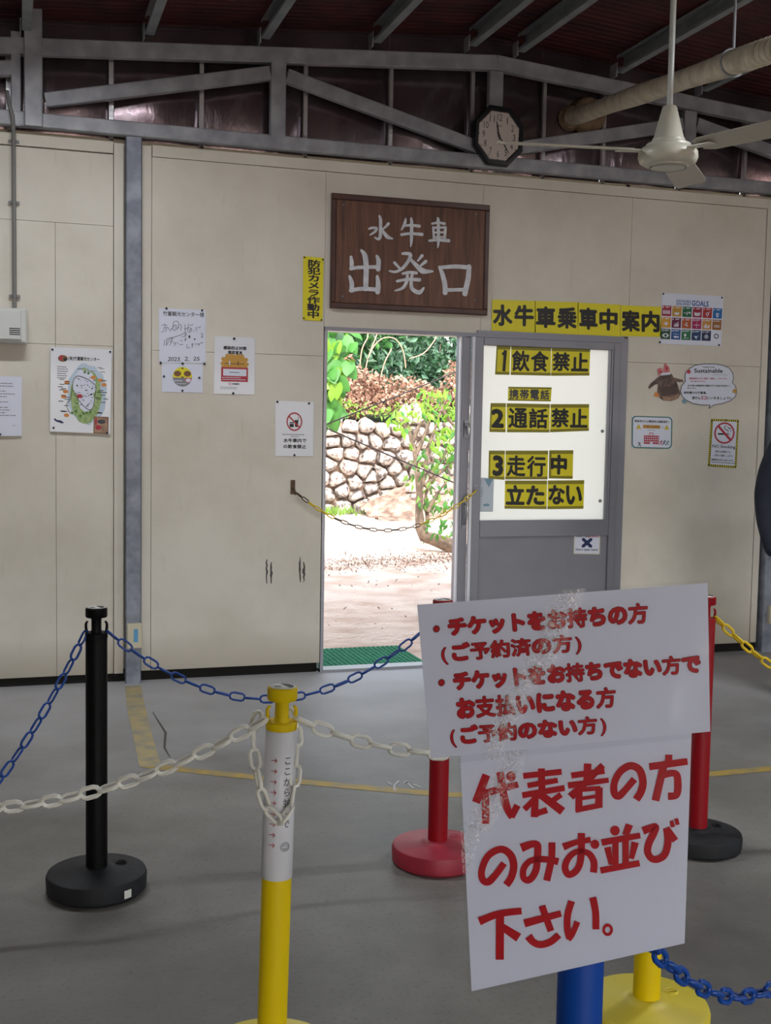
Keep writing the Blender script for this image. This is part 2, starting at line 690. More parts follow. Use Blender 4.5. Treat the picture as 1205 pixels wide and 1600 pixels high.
    mat('yellow_plastic', srgb(228, 198, 0), 0.5, spec=0.25)
    mat('yellow_base', srgb(226, 208, 62), 0.45)
    mat('red_plastic', srgb(150, 6, 24), 0.5, spec=0.25)
    mat('red_base', srgb(170, 40, 62), 0.5, col2=srgb(150, 34, 54), nscale=8)
    mat('blue_plastic', srgb(2, 66, 158), 0.5, spec=0.25)
    mat('chain_blue', srgb(16, 72, 160), 0.35)
    mat('chain_white', srgb(240, 240, 232), 0.4)
    mat('chain_yellow', srgb(232, 200, 24), 0.38)
    mat('chain_rust', srgb(74, 56, 42), 0.7, col2=srgb(110, 84, 60), nscale=60)
    mat('chain_steel', srgb(120, 108, 98), 0.5, 0.5)
    mat('cap_label', srgb(225, 225, 220), 0.4)

    mat('paper', WHITE, 0.5)
    mat('paper_gloss', srgb(226, 228, 236), 0.5, coat=0.3)
    mat('ink_black', srgb(26, 26, 28), 0.5)
    mat('ink_dark', srgb(70, 70, 76), 0.6)
    mat('ink_grey', srgb(130, 132, 140), 0.6)
    mat('ink_red', srgb(188, 12, 30), 0.5, spec=0.3)
    mat('ink_outline', srgb(92, 12, 22), 0.45)
    mat('print_red', srgb(176, 44, 62), 0.5)
    mat('ink_blue', srgb(42, 92, 160), 0.5)
    mat('ink_navy', srgb(24, 40, 88), 0.5)
    mat('print_yellow', srgb(226, 214, 24), 0.45)
    mat('olive_backlit', srgb(140, 132, 22), 0.45)
    mat('print_gold', srgb(196, 148, 66), 0.5)
    mat('print_brown', srgb(120, 82, 52), 0.5)
    mat('print_green', srgb(168, 188, 134), 0.5, col2=srgb(128, 160, 92), nscale=60)
    mat('print_dgreen', srgb(80, 122, 56), 0.5)
    mat('print_water', srgb(186, 204, 222), 0.5)
    mat('print_orange', srgb(214, 136, 66), 0.5)
    mat('print_pink', srgb(206, 120, 126), 0.5)
    mat('print_teal', srgb(60, 118, 110), 0.5)
    mat('print_lblue', srgb(120, 156, 178), 0.5)
    mat('photo_brown', srgb(120, 98, 90), 0.5, col2=srgb(72, 58, 54), nscale=26, ncon=(0.4, 0.6))
    mat('photo_tan', srgb(176, 142, 118), 0.5, col2=srgb(140, 110, 92), nscale=30)
    mat('photo_dark', srgb(82, 66, 62), 0.5)
    mat('back_paper_shade', srgb(212, 220, 228), 0.6, translucent=0.35)
    mat('pin_head', srgb(52, 52, 56), 0.35, 0.5)

    # wooden board
    m = mat('board_wood', srgb(96, 62, 48), 0.5, bump=0.25, bscale=20, stretch=(14, 14, 1.2))
    nt = m.node_tree
    b = nt.nodes['Principled BSDF']
    src = [x for x in nt.nodes if x.type == 'MAPPING'][0].outputs[0]
    n = nt.nodes.new('ShaderNodeTexNoise')
    n.inputs['Scale'].default_value = 3
    n.inputs['Detail'].default_value = 7
    n.inputs['Distortion'].default_value = 0.5
    nt.links.new(src, n.inputs['Vector'])
    rp = nt.nodes.new('ShaderNodeValToRGB')
    rp.color_ramp.elements[0].position = 0.3
    rp.color_ramp.elements[0].color = (*srgb(76, 46, 35), 1)
    rp.color_ramp.elements[1].position = 0.7
    rp.color_ramp.elements[1].color = (*srgb(118, 78, 58), 1)
    nt.links.new(n.outputs['Fac'], rp.inputs[0])
    nt.links.new(rp.outputs[0], b.inputs['Base Color'])
    mat('board_frame', srgb(62, 34, 28), 0.4, col2=srgb(80, 46, 36), nscale=8)
    mat('brush_paint', srgb(220, 222, 228), 0.55, col2=srgb(196, 198, 206), nscale=30)

    mat('fan_enamel', srgb(206, 204, 190), 0.35)
    mat('fan_rod', srgb(196, 200, 196), 0.3)
    mat('fan_blade', srgb(190, 184, 170), 0.4)
    mat('clock_frame', srgb(24, 24, 30), 0.3)
    mat('clock_face', srgb(206, 196, 190), 0.5)
    mat('pipe_wrap', srgb(206, 196, 176), 0.6, col2=srgb(176, 164, 142), nscale=16, bump=0.35, bscale=12)
    mat('wood_packing', srgb(140, 118, 92), 0.75, col2=srgb(110, 92, 70), nscale=20)
    mat('box_plastic', srgb(206, 208, 206), 0.45)
    mat('conduit', srgb(122, 122, 120), 0.5)
    mat('cream_plastic', srgb(206, 200, 176), 0.5)
    mat('blue_tape', srgb(90, 160, 205), 0.5)
    mat('jacket_navy', srgb(22, 28, 42), 0.85, col2=srgb(30, 36, 52), nscale=14, bump=0.4, bscale=9)
    mat('trousers', srgb(44, 44, 48), 0.9)
    mat('skin', srgb(196, 150, 124), 0.55)
    mat('hair', srgb(18, 16, 16), 0.5)
    mat('shoe', srgb(30, 30, 32), 0.5)
    mat('eye', srgb(230, 230, 230), 0.3)
    mat('tube_glow', (1, 1, 1), 0.5, emit=((0.95, 0.98, 1.0), 3.0))

    # opaque white film on the door glass: daylight comes through it
    m = mat('white_film', srgb(244, 245, 240), 0.35, translucent=0.85)
    # clear laminate, with a diagonal glare streak painted in as a creased band
    for nm, off, w_ in (('laminate_upper', -0.034, 0.020), ('laminate_lower', -0.128, 0.022)):
        m = bpy.data.materials.new(nm)
        M[nm] = m
        m.use_nodes = True
        nt = m.node_tree
        nt.nodes.clear()
        out = nt.nodes.new('ShaderNodeOutputMaterial')
        tr = nt.nodes.new('ShaderNodeBsdfTransparent')
        tr.inputs[0].default_value = (0.95, 0.955, 0.965, 1)
        gl = nt.nodes.new('ShaderNodeBsdfGlossy')
        gl.inputs['Roughness'].default_value = 0.05
        fr = nt.nodes.new('ShaderNodeFresnel')
        fr.inputs['IOR'].default_value = 1.38
        mx = nt.nodes.new('ShaderNodeMixShader')
        tc = nt.nodes.new('ShaderNodeTexCoord')
        dt = nt.nodes.new('ShaderNodeVectorMath')
        dt.operation = 'DOT_PRODUCT'
        dt.inputs[1].default_value = (0.94, 0, -0.35)
        nt.links.new(tc.outputs['Object'], dt.inputs[0])
        n0 = nt.nodes.new('ShaderNodeTexNoise')
        n0.inputs['Scale'].default_value = 9
        nt.links.new(tc.outputs['Object'], n0.inputs['Vector'])
        ad = nt.nodes.new('ShaderNodeMath')
        ad.operation = 'MULTIPLY_ADD'
        ad.inputs[1].default_value = 0.05
        nt.links.new(n0.outputs['Fac'], ad.inputs[0])
        nt.links.new(dt.outputs['Value'], ad.inputs[2])
        su = nt.nodes.new('ShaderNodeMath')
        su.operation = 'SUBTRACT'
        su.inputs[1].default_value = off + 0.025
        nt.links.new(ad.outputs[0], su.inputs[0])
        ab = nt.nodes.new('ShaderNodeMath')
        ab.operation = 'ABSOLUTE'
        nt.links.new(su.outputs[0], ab.inputs[0])
        mr = nt.nodes.new('ShaderNodeMapRange')
        mr.inputs['From Min'].default_value = w_
        mr.inputs['From Max'].default_value = 0.0
        mr.inputs['To Max'].default_value = 1.0
        mr.clamp = True
        nt.links.new(ab.outputs[0], mr.inputs[0])
        n1 = nt.nodes.new('ShaderNodeTexNoise')
        n1.inputs['Scale'].default_value = 190
        n1.inputs['Detail'].default_value = 2
        n1.inputs['Distortion'].default_value = 1.0
        nt.links.new(tc.outputs['Object'], n1.inputs['Vector'])
        mu = nt.nodes.new('ShaderNodeMath')
        mu.operation = 'MULTIPLY'
        nt.links.new(mr.outputs[0], mu.inputs[0])
        nt.links.new(n1.outputs['Fac'], mu.inputs[1])
        n2 = nt.nodes.new('ShaderNodeTexNoise')
        n2.inputs['Scale'].default_value = 5
        n2.inputs['Detail'].default_value = 2
        nt.links.new(tc.outputs['Object'], n2.inputs['Vector'])
        a2 = nt.nodes.new('ShaderNodeMath')
        a2.operation = 'MULTIPLY_ADD'
        a2.inputs[1].default_value = 0.9
        nt.links.new(n2.outputs['Fac'], a2.inputs[0])
        m3 = nt.nodes.new('ShaderNodeMath')
        m3.operation = 'MULTIPLY'
        m3.inputs[1].default_value = 0.4
        nt.links.new(mu.outputs[0], m3.inputs[0])
        nt.links.new(m3.outputs[0], a2.inputs[2])
        bp = nt.nodes.new('ShaderNodeBump')
        bp.inputs['Strength'].default_value = 1.0
        bp.inputs['Distance'].default_value = 0.012
        nt.links.new(a2.outputs[0], bp.inputs['Height'])
        nt.links.new(bp.outputs[0], gl.inputs['Normal'])
        # extra gloss mixed in along the glare streak
        fa_ = nt.nodes.new('ShaderNodeMath')
        fa_.operation = 'MULTIPLY_ADD'
        fa_.inputs[1].default_value = 0.10
        nt.links.new(mr.outputs[0], fa_.inputs[0])
        nt.links.new(fr.outputs[0], fa_.inputs[2])
        nt.links.new(fa_.outputs[0], mx.inputs[0])
        nt.links.new(tr.outputs[0], mx.inputs[1])
        nt.links.new(gl.outputs[0], mx.inputs[2])
        # whitish diffuse crackle: the glare streak put into the film colour
        df = nt.nodes.new('ShaderNodeBsdfDiffuse')
        df.inputs[0].default_value = (0.97, 0.97, 0.98, 1)
        m4 = nt.nodes.new('ShaderNodeMapRange')
        m4.inputs['From Min'].default_value = 0.50
        m4.inputs['From Max'].default_value = 0.60
        m4.inputs['To Max'].default_value = 0.45
        nt.links.new(n1.outputs['Fac'], m4.inputs[0])
        m5 = nt.nodes.new('ShaderNodeMath')
        m5.operation = 'MULTIPLY'
        nt.links.new(m4.outputs[0], m5.inputs[0])
        nt.links.new(mr.outputs[0], m5.inputs[1])
        mx2 = nt.nodes.new('ShaderNodeMixShader')
        nt.links.new(m5.outputs[0], mx2.inputs[0])
        nt.links.new(mx.outputs[0], mx2.inputs[1])
        nt.links.new(df.outputs[0], mx2.inputs[2])
        nt.links.new(mx2.outputs[0], out.inputs['Surface'])

    # outdoors
    m = mat('coral_sand', srgb(240, 218, 202), 0.9, col2=srgb(200, 164, 142), nscale=2.6, ncon=(0.42, 0.74), bump=0.9, bscale=16, detail=10)
    m.node_tree.nodes['Bump'].inputs['Distance'].default_value = 0.04
    mat('stone', srgb(186, 176, 168), 0.9, col2=srgb(70, 60, 60), nscale=11, ncon=(0.44, 0.64), bump=0.8, bscale=14, detail=8)
    mat('stone_pale', srgb(206, 196, 186), 0.9, col2=srgb(100, 84, 82), nscale=13, ncon=(0.46, 0.66), bump=0.8, bscale=14, detail=8)
    mat('soil', srgb(112, 90, 78), 0.95, col2=srgb(176, 150, 132), nscale=7, bump=0.7, bscale=10)
    mat('undergrowth', srgb(38, 50, 34), 0.95, col2=srgb(66, 72, 48), nscale=3, bump=0.8, bscale=6)
    mat('leaf_lime', srgb(146, 190, 62), 0.5, col2=srgb(104, 156, 48), nscale=3, translucent=0.35)
    mat('leaf_green', srgb(84, 146, 62), 0.5, col2=srgb(60, 116, 52), nscale=3, translucent=0.3)
    mat('leaf_dark', srgb(60, 100, 62), 0.4, col2=srgb(36, 68, 44), nscale=3, translucent=0.2)
    mat('leaf_blue', srgb(88, 122, 98), 0.4, translucent=0.2)
    mat('leaf_dry', srgb(156, 118, 98), 0.8, col2=srgb(112, 78, 64), nscale=6, translucent=0.2)
    mat('leaf_dry_pale', srgb(190, 154, 132), 0.8, translucent=0.2)
    mat('grass', srgb(130, 168, 70), 0.6, col2=srgb(96, 132, 54), nscale=6, translucent=0.3)
    mat('bark', srgb(142, 122, 104), 0.9, col2=srgb(100, 84, 72), nscale=14, bump=0.8, bscale=20)
    mat('vine_bark', srgb(172, 142, 118), 0.85)
    mat('litter', srgb(150, 118, 98), 0.9, col2=srgb(112, 86, 70), nscale=10)
    mat('green_mat', srgb(34, 132, 96), 0.75, col2=srgb(44, 150, 112), nscale=60, bump=0.9, bscale=90)
    mat('wire_black', srgb(58, 48, 46), 0.6)


build_materials()

# ------------------------------------------------------------------ the setting: floor
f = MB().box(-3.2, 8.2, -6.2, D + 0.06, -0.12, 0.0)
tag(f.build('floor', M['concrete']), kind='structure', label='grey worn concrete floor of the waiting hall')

lp = MB()


def strip(mb, pts, w_, z, mi=0):
    P = [np.array(q, float) for q in pts]
    vs = []
    n = len(P)
    for i in range(n):
        t = P[min(i + 1, n - 1)] - P[max(i - 1, 0)]
        t /= np.linalg.norm(t)
        nn = np.array([-t[1], t[0]])
        ww = w_[i] if hasattr(w_, '__len__') else w_
        for s_ in (1, -1):
            q = P[i] + nn * ww / 2 * s_
            vs.append((q[0], q[1], z))
    mb.add(vs, [(2 * i, 2 * i + 1, 2 * i + 3, 2 * i + 2) for i in range(n - 1)], mi)


strip(lp, [(0.60, 6.35), (0.565, 5.75), (0.545, 5.25), (0.53, 4.83)], [0.085, 0.09, 0.085, 0.09], 0.0012)
lo_ = lp.build('trim_1', M['line_paint_worn'])
tag(lo_, 'worn yellow line running from the steel column towards the posts', kind='structure')
lp = MB()
strip(lp, [(0.50, 4.86), (0.80, 4.66), (1.15, 4.44), (1.45, 4.26), (1.62, 4.17), (1.85, 4.12), (2.3, 4.12), (2.69, 4.15), (3.07, 4.16), (4.5, 4.2)], 0.062, 0.001)
tag(lp.build('trim_2', M['line_paint']), 'long yellow painted line crossing the floor behind the posts', kind='structure')
lp = MB()
strip(lp, [(0.64, 5.75), (0.655, 5.35), (0.62, 5.1), (0.625, 4.95)], [0.004, 0.012, 0.010, 0.004], 0.0012)
tag(lp.build('trim_3', M['crack']), 'dark crack in the concrete beside the yellow line', kind='structure')
lp = MB()
for q in ([(606, 1222), (612, 1227)], [(624, 1220), (616, 1228), (617, 1236)], [(630, 1224), (640, 1222)], [(634, 1221), (646, 1232)], [(646, 1226), (658, 1231)]):
    P = []
    for a in q:
        d = ray(*a)
        t = -CAM[2] / d[2]
        P.append((CAM + d * t)[:2])
    strip(lp, P, 0.010, 0.0015)
tag(lp.build('trim_4', M['paint_fleck']), 'small white paint marks on the concrete beside the yellow line', kind='structure')

# ------------------------------------------------------------------ wall with its panels
WZ0, WZ1 = 0.06, 2.93
wall = empty('wall_front', (0, 0, 0))
wall['kind'] = 'structure'
wall['label'] = 'cream painted plywood wall with the departure doorway'
T = 0.04


def panel(x0, x1, z0, z1, y=D, th=T, name='panel', m='cream_paint', c=0.0008):
    if name == 'panel':
        x0, x1, z0, z1 = x0 - 0.0012, x1 + 0.0012, z0 - 0.0012, z1 + 0.0012
    return MB().cham(x0, x1, y, y + th, z0, z1, c).build(name, M[m], wall)


g = 0.002
# left bay (a big sliding door): panels between stiles
panel(-3.2, -1.25, 0.05, 2.84, D + 0.012)
panel(-1.246, 0.205, 1.833, 2.465, D + 0.012)
panel(-1.246, 0.505, 2.469, 2.84, D + 0.012)
panel(0.209, 0.505, 1.833, 2.465, D + 0.012)
panel(-1.246, 0.205, 0.05, 1.829, D + 0.012)
panel(0.209, 0.505, 0.05, 1.829, D + 0.012)
panel(0.509, 0.558, 0.05, 2.90, D - 0.002, 0.05, 'stile')
panel(-3.2, 0.505, 2.846, 2.905, D - 0.002, 0.05, 'rail')
# main bay left of the doorway
panel(0.655, 0.705, 0.06, 2.90, D - 0.004, 0.05, 'stile')
panel(0.709, 4.60, 2.846, 2.905, D - 0.004, 0.05, 'rail')
panel(0.709, 1.668, 1.82, 2.842)
panel(0.709, 1.668, 0.06, 1.816)
panel(1.672, 2.62, 1.985, 2.842)
panel(2.624, 3.60, 2.002, 2.842)
panel(3.604, 4.56, 1.85, 2.842)
panel(3.604, 4.56, 0.06, 1.846)
panel(4.564, 4.61, 0.06, 2.905, D - 0.006, 0.05, 'stile')
panel(4.80, 8.2, 0.05, 2.905)
# sheet behind the joints, cut out at the doorway
bk = MB()
bk.box(-3.2, 1.672, D + 0.045, D + 0.06, 0.07, 2.93)
bk.box(1.672, 3.604, D + 0.045, D + 0.06, 1.98, 2.93)
bk.box(3.58, 8.2, D + 0.045, D + 0.06, 0.07, 2.93)
bk.build('backing_board', M['cream_plastic'], wall)
# black strip painting the shade in the open gap under the panels
bk = MB()
bk.box(-3.2, 1.66, D + 0.03, D + 0.042, 0.0, 0.07)
bk.box(3.62, 8.2, D + 0.03, D + 0.042, 0.0, 0.07)
bk.build('gap_shade_strip', M['black_gap'], wall)
# scuffs knocked into the panel beside the doorway
sc_ = MB()
for (px, py, hh) in ((417, 893, 38), (424, 895, 34), (469, 890, 40), (475, 894, 32)):
    pts = []
    r_ = random.Random(px)
    n = 9
    L = []
    for k in range(n):
        t = k / (n - 1)
        y_ = py - hh / 2 + hh * t
        w_ = (0.6 + 1.3 * math.sin(math.pi * t)) * (0.6 + 0.6 * r_.random())
        L.append((px + r_.uniform(-.8, .8), y_, w_))
    vs = []
    for (a, b_, w_) in L:
        vs += [wp(a - w_, b_, 0.0008), wp(a + w_, b_, 0.0008)]
    sc_.add(vs, [(2 * i, 2 * i + 1, 2 * i + 3, 2 * i + 2) for i in range(n - 1)])
sc_.build('scuff_marks', M['crack'], wall)


def column(name, x0, x1, z1, label):
    m = MB()
    y0, y1 = D - 0.045, D + 0.04
    m.cee(((x0 + x1) / 2, (y0 + y1) / 2, 0.0), ((x0 + x1) / 2, (y0 + y1) / 2, z1), y1 - y0, x1 - x0, (0, -1, 0), lip=0.02)
    o = m.build(name, M['galvanised_column'], origin=((x0 + x1) / 2, (y0 + y1) / 2, 0))
    tag(o, label, 'column')
    return o


column('steel_column', 0.568, 0.650, 3.0, 'galvanised steel column between the two cream wall bays on the left')
column('steel_column', 4.63, 4.72, 2.93, 'galvanised steel column at the right edge, behind the person')
column('steel_column', 4.725, 4.79, 2.93, 'slimmer steel column next to the right edge, behind the person')

# other walls of the hall: left wall solid, right wall low, the back stands open to daylight
m = MB().box(-3.3, -3.2, -6.2, D + 0.1, 0, 3.3)
tag(m.build('wall_left', M['cream_paint']), kind='structure')
m = MB().box(8.2, 8.3, -6.2, D + 0.1, 0, 1.0).box(8.2, 8.3, 1.0, D + 0.1, 1.0, 3.2).box(8.2, 8.3, -6.2, 1.0, 2.2, 3.2)
tag(m.build('wall_right', M['cream_paint']), kind='structure')
m = MB().box(-3.3, -1.2, -6.3, -6.2, 0, 3.5).box(-1.2, 5.8, -6.3, -6.2, 2.2, 3.6).box(5.8, 8.3, -6.3, -6.2, 0, 3.5)
tag(m.build('wall_entrance', M['cream_paint']), kind='structure', label='entrance wall with its wide opening behind the viewer')

# ------------------------------------------------------------------ truss, foil wall, roof
RX = 2.65


def roofz(x):
    return 3.54 - 0.08 * abs(x - RX) + 0.02


truss = empty('roof_truss', (1.95, D - 0.05, 2.97), 'galvanised steel truss of channel sections above the cream wall', 'truss')
G = M['galvanised_steel']
YT = D - 0.035


def member(name, A, B, h, w=0.05, dy=0.0):
    m = MB().cee((A[0], YT + dy, A[1]), (B[0], YT + dy, B[1]), w, h, (0, -1, 0))
    return m.build(name, G, truss)


member('bottom_chord', (-3.2, 2.972), (8.2, 2.962), 0.075)
member('top_chord', (-3.2, 3.085), (2.665, 3.532), 0.085)
member('top_chord', (2.665, 3.532), (8.2, 3.10), 0.085)
for x, z in ((1.381, 3.40), (2.663, 3.48), (3.95, 3.38)):
    member('web_post', (x, 2.99), (x, z), 0.085, 0.046, -0.004)
member('web_post', (0.10, 2.93), (0.10, 3.52), 0.09, 0.055, -0.03)
member('web_post', (0.015, 2.93), (0.015, 3.40), 0.05, 0.046, -0.0)
for A, B in (((0.16, 3.075), (1.335, 3.335)), ((1.43, 3.33), (2.56, 3.045)), ((2.76, 3.05), (3.90, 3.30)), ((4.0, 3.31), (5.3, 3.03)),
             ((-1.2, 3.04), (0.0, 3.22)), ((-2.9, 3.06), (-1.3, 3.1))):
    member('diagonal', A, B, 0.075, 0.044, -0.002)

foil = empty('wall_back', (0, 0, 0))
foil['kind'] = 'structure'
foil['label'] = 'shiny purplish foil insulation sheets behind the truss'
xs = [-3.2]
x = -3.2
seams = [-2.4, -1.5, -0.75, -0.02, 0.50, 0.98, 1.56, 2.06, 2.56, 3.02, 3.42, 3.95, 4.42, 5.2, 6.2, 7.2, 8.2]
prev = -3.2
for s_ in seams:
    n = 6
    mb = MB()
    vs, fs = [], []
    r_ = random.Random(int(s_ * 100))
    bz = r_.uniform(0.015, 0.055)
    for i in range(n + 1):
        xx = prev + (s_ - prev) * i / n
        for j in range(9):
            zz = 2.90 + (roofz(xx) + 0.165 - 2.90) * j / 8
            bow = 0.012 * math.sin(math.pi * i / n) + bz * math.sin(math.pi * min(1.0, j / 6)) * (0.5 + 0.5 * math.sin(math.pi * i / n))
            vs.append((xx, D + 0.10 - bow + r_.uniform(-.003, .003), zz))
    for i in range(n):
        for j in range(8):
            a = i * 9 + j
            fs.append((a, a + 9, a + 10, a + 1))
    mb.add(vs, fs, 0, True)
    mb.build('foil_sheet', M['foil_insulation'], foil)
    if s_ < 8:
        MB().box(s_ - 0.010, s_ + 0.010, D + 0.045, D + 0.066, 2.92, roofz(s_) + 0.02).box(s_ - 0.014, s_ - 0.010, D + 0.04, D + 0.066, 2.92, roofz(s_) + 0.02).build('seam_strip', M['foil_tape'], foil)
    prev = s_

# roof: corrugated dark red sheets on purlins
ceil = empty('ceiling', (0, 0, 0))
ceil['kind'] = 'structure'
ceil['label'] = 'dark red corrugated roof seen from below'


def roof_half(x0, x1):
    prof = []
    vs, fs = [], []
    y = -6.4
    i = 0
    ys = []
    while y < 8.3:  # roof run on past the wall as an added eave shading the yard
        ys.append((y, 0.0))
        ys.append((y + 0.010, 0.005))
        ys.append((y + 0.028, 0.005))
        ys.append((y + 0.038, 0.0))
        y += 0.06
    for yy, dz in ys:
        for xx in (x0, x1):
            vs.append((xx, yy, roofz(xx) + 0.155 + dz))
    for k in range(len(ys) - 1):
        fs.append((2 * k, 2 * k + 1, 2 * k + 3, 2 * k + 2))
    mb = MB().add(vs, fs)
    mb.build('roof_sheet', M['roof_sheet'], ceil)


for a, b in ((-3.6, -2.0), (-2.0, -0.5), (-0.5, 1.0), (1.0, RX), (RX, 4.2), (4.2, 5.7), (5.7, 7.2), (7.2, 8.6)):
    roof_half(a, b)
for x in (-2.98, -2.37, -1.76, -1.15, -0.54, 0.07, 0.685, 1.30, 1.93, 2.50, 2.80, 3.44, 4.02, 4.63, 5.24, 5.85, 6.46, 7.07, 7.68):
    A, B = (x, D - 0.09, roofz(x) + 0.095), (x, -6.3, roofz(x) + 0.095)
    MB().cee(A, B, 0.05, 0.10, (1, 0, 0)).build('purlin', M['roof_purlin'], ceil)
    if x > 0:
        MB().box(x - 0.035, x - 0.028, D - 0.11, D - 0.03, roofz(x) + 0.02, roofz(x) + 0.10).build('purlin_cleat', G, ceil)
# posts for the added, unseen eave that shades the yard
m = MB()
for x in (-3.0, 1.0, 5.6, 8.0):
    m.box(x - 0.05, x + 0.05, 8.1, 8.2, 0, 3.1)
m.box(-3.2, 8.2, 8.08, 8.22, 3.05, 3.16)
tag(m.build('trim_5', G), kind='structure', label='steel posts under the added unseen eave that shades the yard')

# ------------------------------------------------------------------ doorway and sliding door
dr = empty('door_1', (0, 0, 0))
dr['kind'] = 'structure'
dr['label'] = 'grey aluminium sliding door slid open to the right of the doorway'
AL = M['aluminium']
DG = M['door_grey_frame']
XL, XR, ZT = 1.690, 3.555, 2.000
# fixed frame around the whole opening
MB().box(XL - 0.018, XL, D - 0.006, D + 0.10, 0.0, 1.975).build('jamb', AL, dr)
m = MB().box(XL - 0.018, XR + 0.012, D - 0.014, D + 0.10, 1.962, 1.984).box(2.60, XR + 0.012, D - 0.016, D + 0.0, 1.982, 2.0)
m.build('head_track', DG, dr)
MB().box(3.545, 3.60, D - 0.010, D + 0.10, 0.0, 1.99).build('jamb', DG, dr)
MB().box(XL - 0.018, 3.6, D - 0.0, D + 0.10, 0.0, 0.014).build('sill_track', AL, dr)
# post between the opening and the slid door
MB().box(2.508, 2.520, D - 0.02, D + 0.09, 0.014, 1.962).box(2.520, 2.566, D + 0.0, D + 0.02, 0.014, 1.962).build('meeting_post', DG, dr)
MB().box(2.498, 2.508, D - 0.008, D + 0.02, 0.014, 1.962).box(2.566, 2.584, D - 0.022, D - 0.004, 0.014, 1.962).build('meeting_edge', M['paper_gloss'], dr)
lf = empty('door_leaf', (0, 0, 0))
lf.parent = dr
DX0, DX1 = 2.584, 3.545
m = MB()
m.cham(DX0, 2.640, D - 0.02, D + 0.012, 0.014, 1.962, 0.003)
m.cham(3.500, DX1, D - 0.02, D + 0.012, 0.014, 1.962, 0.003)
m.cham(2.640, 3.500, D - 0.02, D + 0.012, 1.915, 1.962, 0.003)
m.cham(2.640, 3.500, D - 0.018, D + 0.012, 0.775, 0.875, 0.003)
m.cham(2.640, 3.500, D - 0.02, D + 0.012, 0.014, 0.10, 0.003)
m.build('leaf_frame', DG, lf)
MB().box(2.640, 3.500, D + 0.0, D + 0.008, 0.10, 0.775).build('lower_panel', M['door_grey'], lf)
MB().box(3.470, 3.500, D - 0.012, D + 0.008, 0.875, 1.915).box(3.486, 3.492, D - 0.02, D - 0.012, 0.875, 1.915).build('inner_stile', AL, lf)
# glass covered with white film
MB().box(2.640, 3.470, D + 0.0, D + 0.004, 0.875, 1.915).build('glass_pane', M['white_film'], lf)
for pz in (1.42, 0.28):
    m = MB().box(2.530, 2.556, D - 0.012, D + 0.0, pz - 0.05, pz + 0.05)
    m.lathe([(0, -0.012), (0.013, -0.012), (0.015, -0.006), (0.015, 0.0), (0, 0.0)], (2.543, D - 0.012, pz + 0.02), 12, (0, 1, 0))
    m.beam((2.543, D - 0.03, pz + 0.02), (2.549, D - 0.03, pz - 0.035), 0.010, 0.010, (0, 1, 0))
    m.build('latch', AL, dr)
m = MB().box(2.532, 2.558, D - 0.006, D, 0.83, 1.00).tube([(2.545, D - 0.004, 0.98), (2.545, D - 0.028, 0.965), (2.545, D - 0.028, 0.865), (2.545, D - 0.004, 0.85)], 0.006, 8)
m.build('pull_handle', AL, dr)
m = MB()
m.box(3.24, 3.37, D - 0.0206, D - 0.02, 1.93, 1.945)
m.build('maker_label', M['ink_grey'], lf)
m = MB().lathe([(0, -.008), (.009, -.008), (.011, 0), (0, 0)], (3.445, D + 0.0, 1.42), 10, (0, 1, 0)).lathe([(0, -.008), (.009, -.008), (.011, 0), (0, 0)], (3.445, D + 0.0, 0.99), 10, (0, 1, 0))
m.build('film_fixing', M['ink_grey'], lf)

# ------------------------------------------------------------------ posters, notices, signs
NY = (0.0, -1.0, 0.0)


class Sheet:
    """a flat sheet on the wall given by photo corners TL TR BR BL projected on its real plane"""
    def __init__(s, name, px, label, cat, off=0.004, mat_='paper', group=None, th=0.0012, back=0.0):
        q = [wp(a, b, off + back) for a, b in px]
        c = sum(q) / 4
        s.root = empty(name, c, label, cat, group)
        s.surf = quad_surf(q, NY)
        MB().slab([s.surf(0, 0), s.surf(0, 1), s.surf(1, 1), s.surf(1, 0)], NY, th).build('sheet', M[mat_], s.root)
        s.px = px
        s.off = off + back

    def box(s, q4):
        return quad_surf([wp(a, b, s.off) for a, b in q4], NY)

    def pins(s, pts, r=0.006):
        for (u, v) in pts:
            c = s.surf(u, v, 0.0)
            MB().lathe([(0, -0.008), (r * .7, -0.0075), (r, -0.004), (r * .9, 0.0), (0, 0.0)], c, 10, (0, 1, 0)).build('push_pin', M['pin_head'], s.root)

    def done(s, mb, mats, name='print'):
        return mb.build(name, [M[k] for k in mats], s.root)


def crop(q, ox, oy, k):
    return [(ox + a / k, oy + b / k) for a, b in q]


def bx(x0, y0, x1, y1, sl=0.0, sh=0.0):
    """box corners TL TR BR BL; sl drops the right side, sh shifts bottom"""
    return [(x0, y0), (x1, y0 + sl), (x1 + sh, y1 + sl), (x0 + sh, y1)]


# -- wooden sign board
K4 = 3.766
bw = crop([(137, 85), (1068, 155), (1053, 793), (133, 757)], 480, 280, K4)
qb = [wp(a, b, 0.03) for a, b in bw]
wbd = empty('sign_board', sum(qb) / 4, 'framed dark wooden board with white brush lettering over the doorway', 'sign')
x0, x1 = 1.699, 2.652
z0, z1 = 2.088, 2.725
MB().box(x0 + 0.02, x1 - 0.02, D - 0.022, D - 0.003, z0 + 0.02, z1 - 0.02).build('board', M['board_wood'], wbd)
for nm, a in (('frame_rail', (x0, x1, z1 - 0.034, z1)), ('frame_rail', (x0, x1, z0, z0 + 0.034)),
              ('frame_stile', (x0, x0 + 0.026, z0 + 0.034, z1 - 0.034)), ('frame_stile', (x1 - 0.026, x1, z0 + 0.034, z1 - 0.034))):
    MB().cham(a[0], a[1], D - 0.034, D - 0.003, a[2], a[3], 0.005).build(nm, M['board_frame'], wbd)


def cs(cx, cy, h=0.0):
    p_ = wp(480 + cx / K4, 280 + cy / K4, 0.0222)
    return p_ + np.array(NY) * h


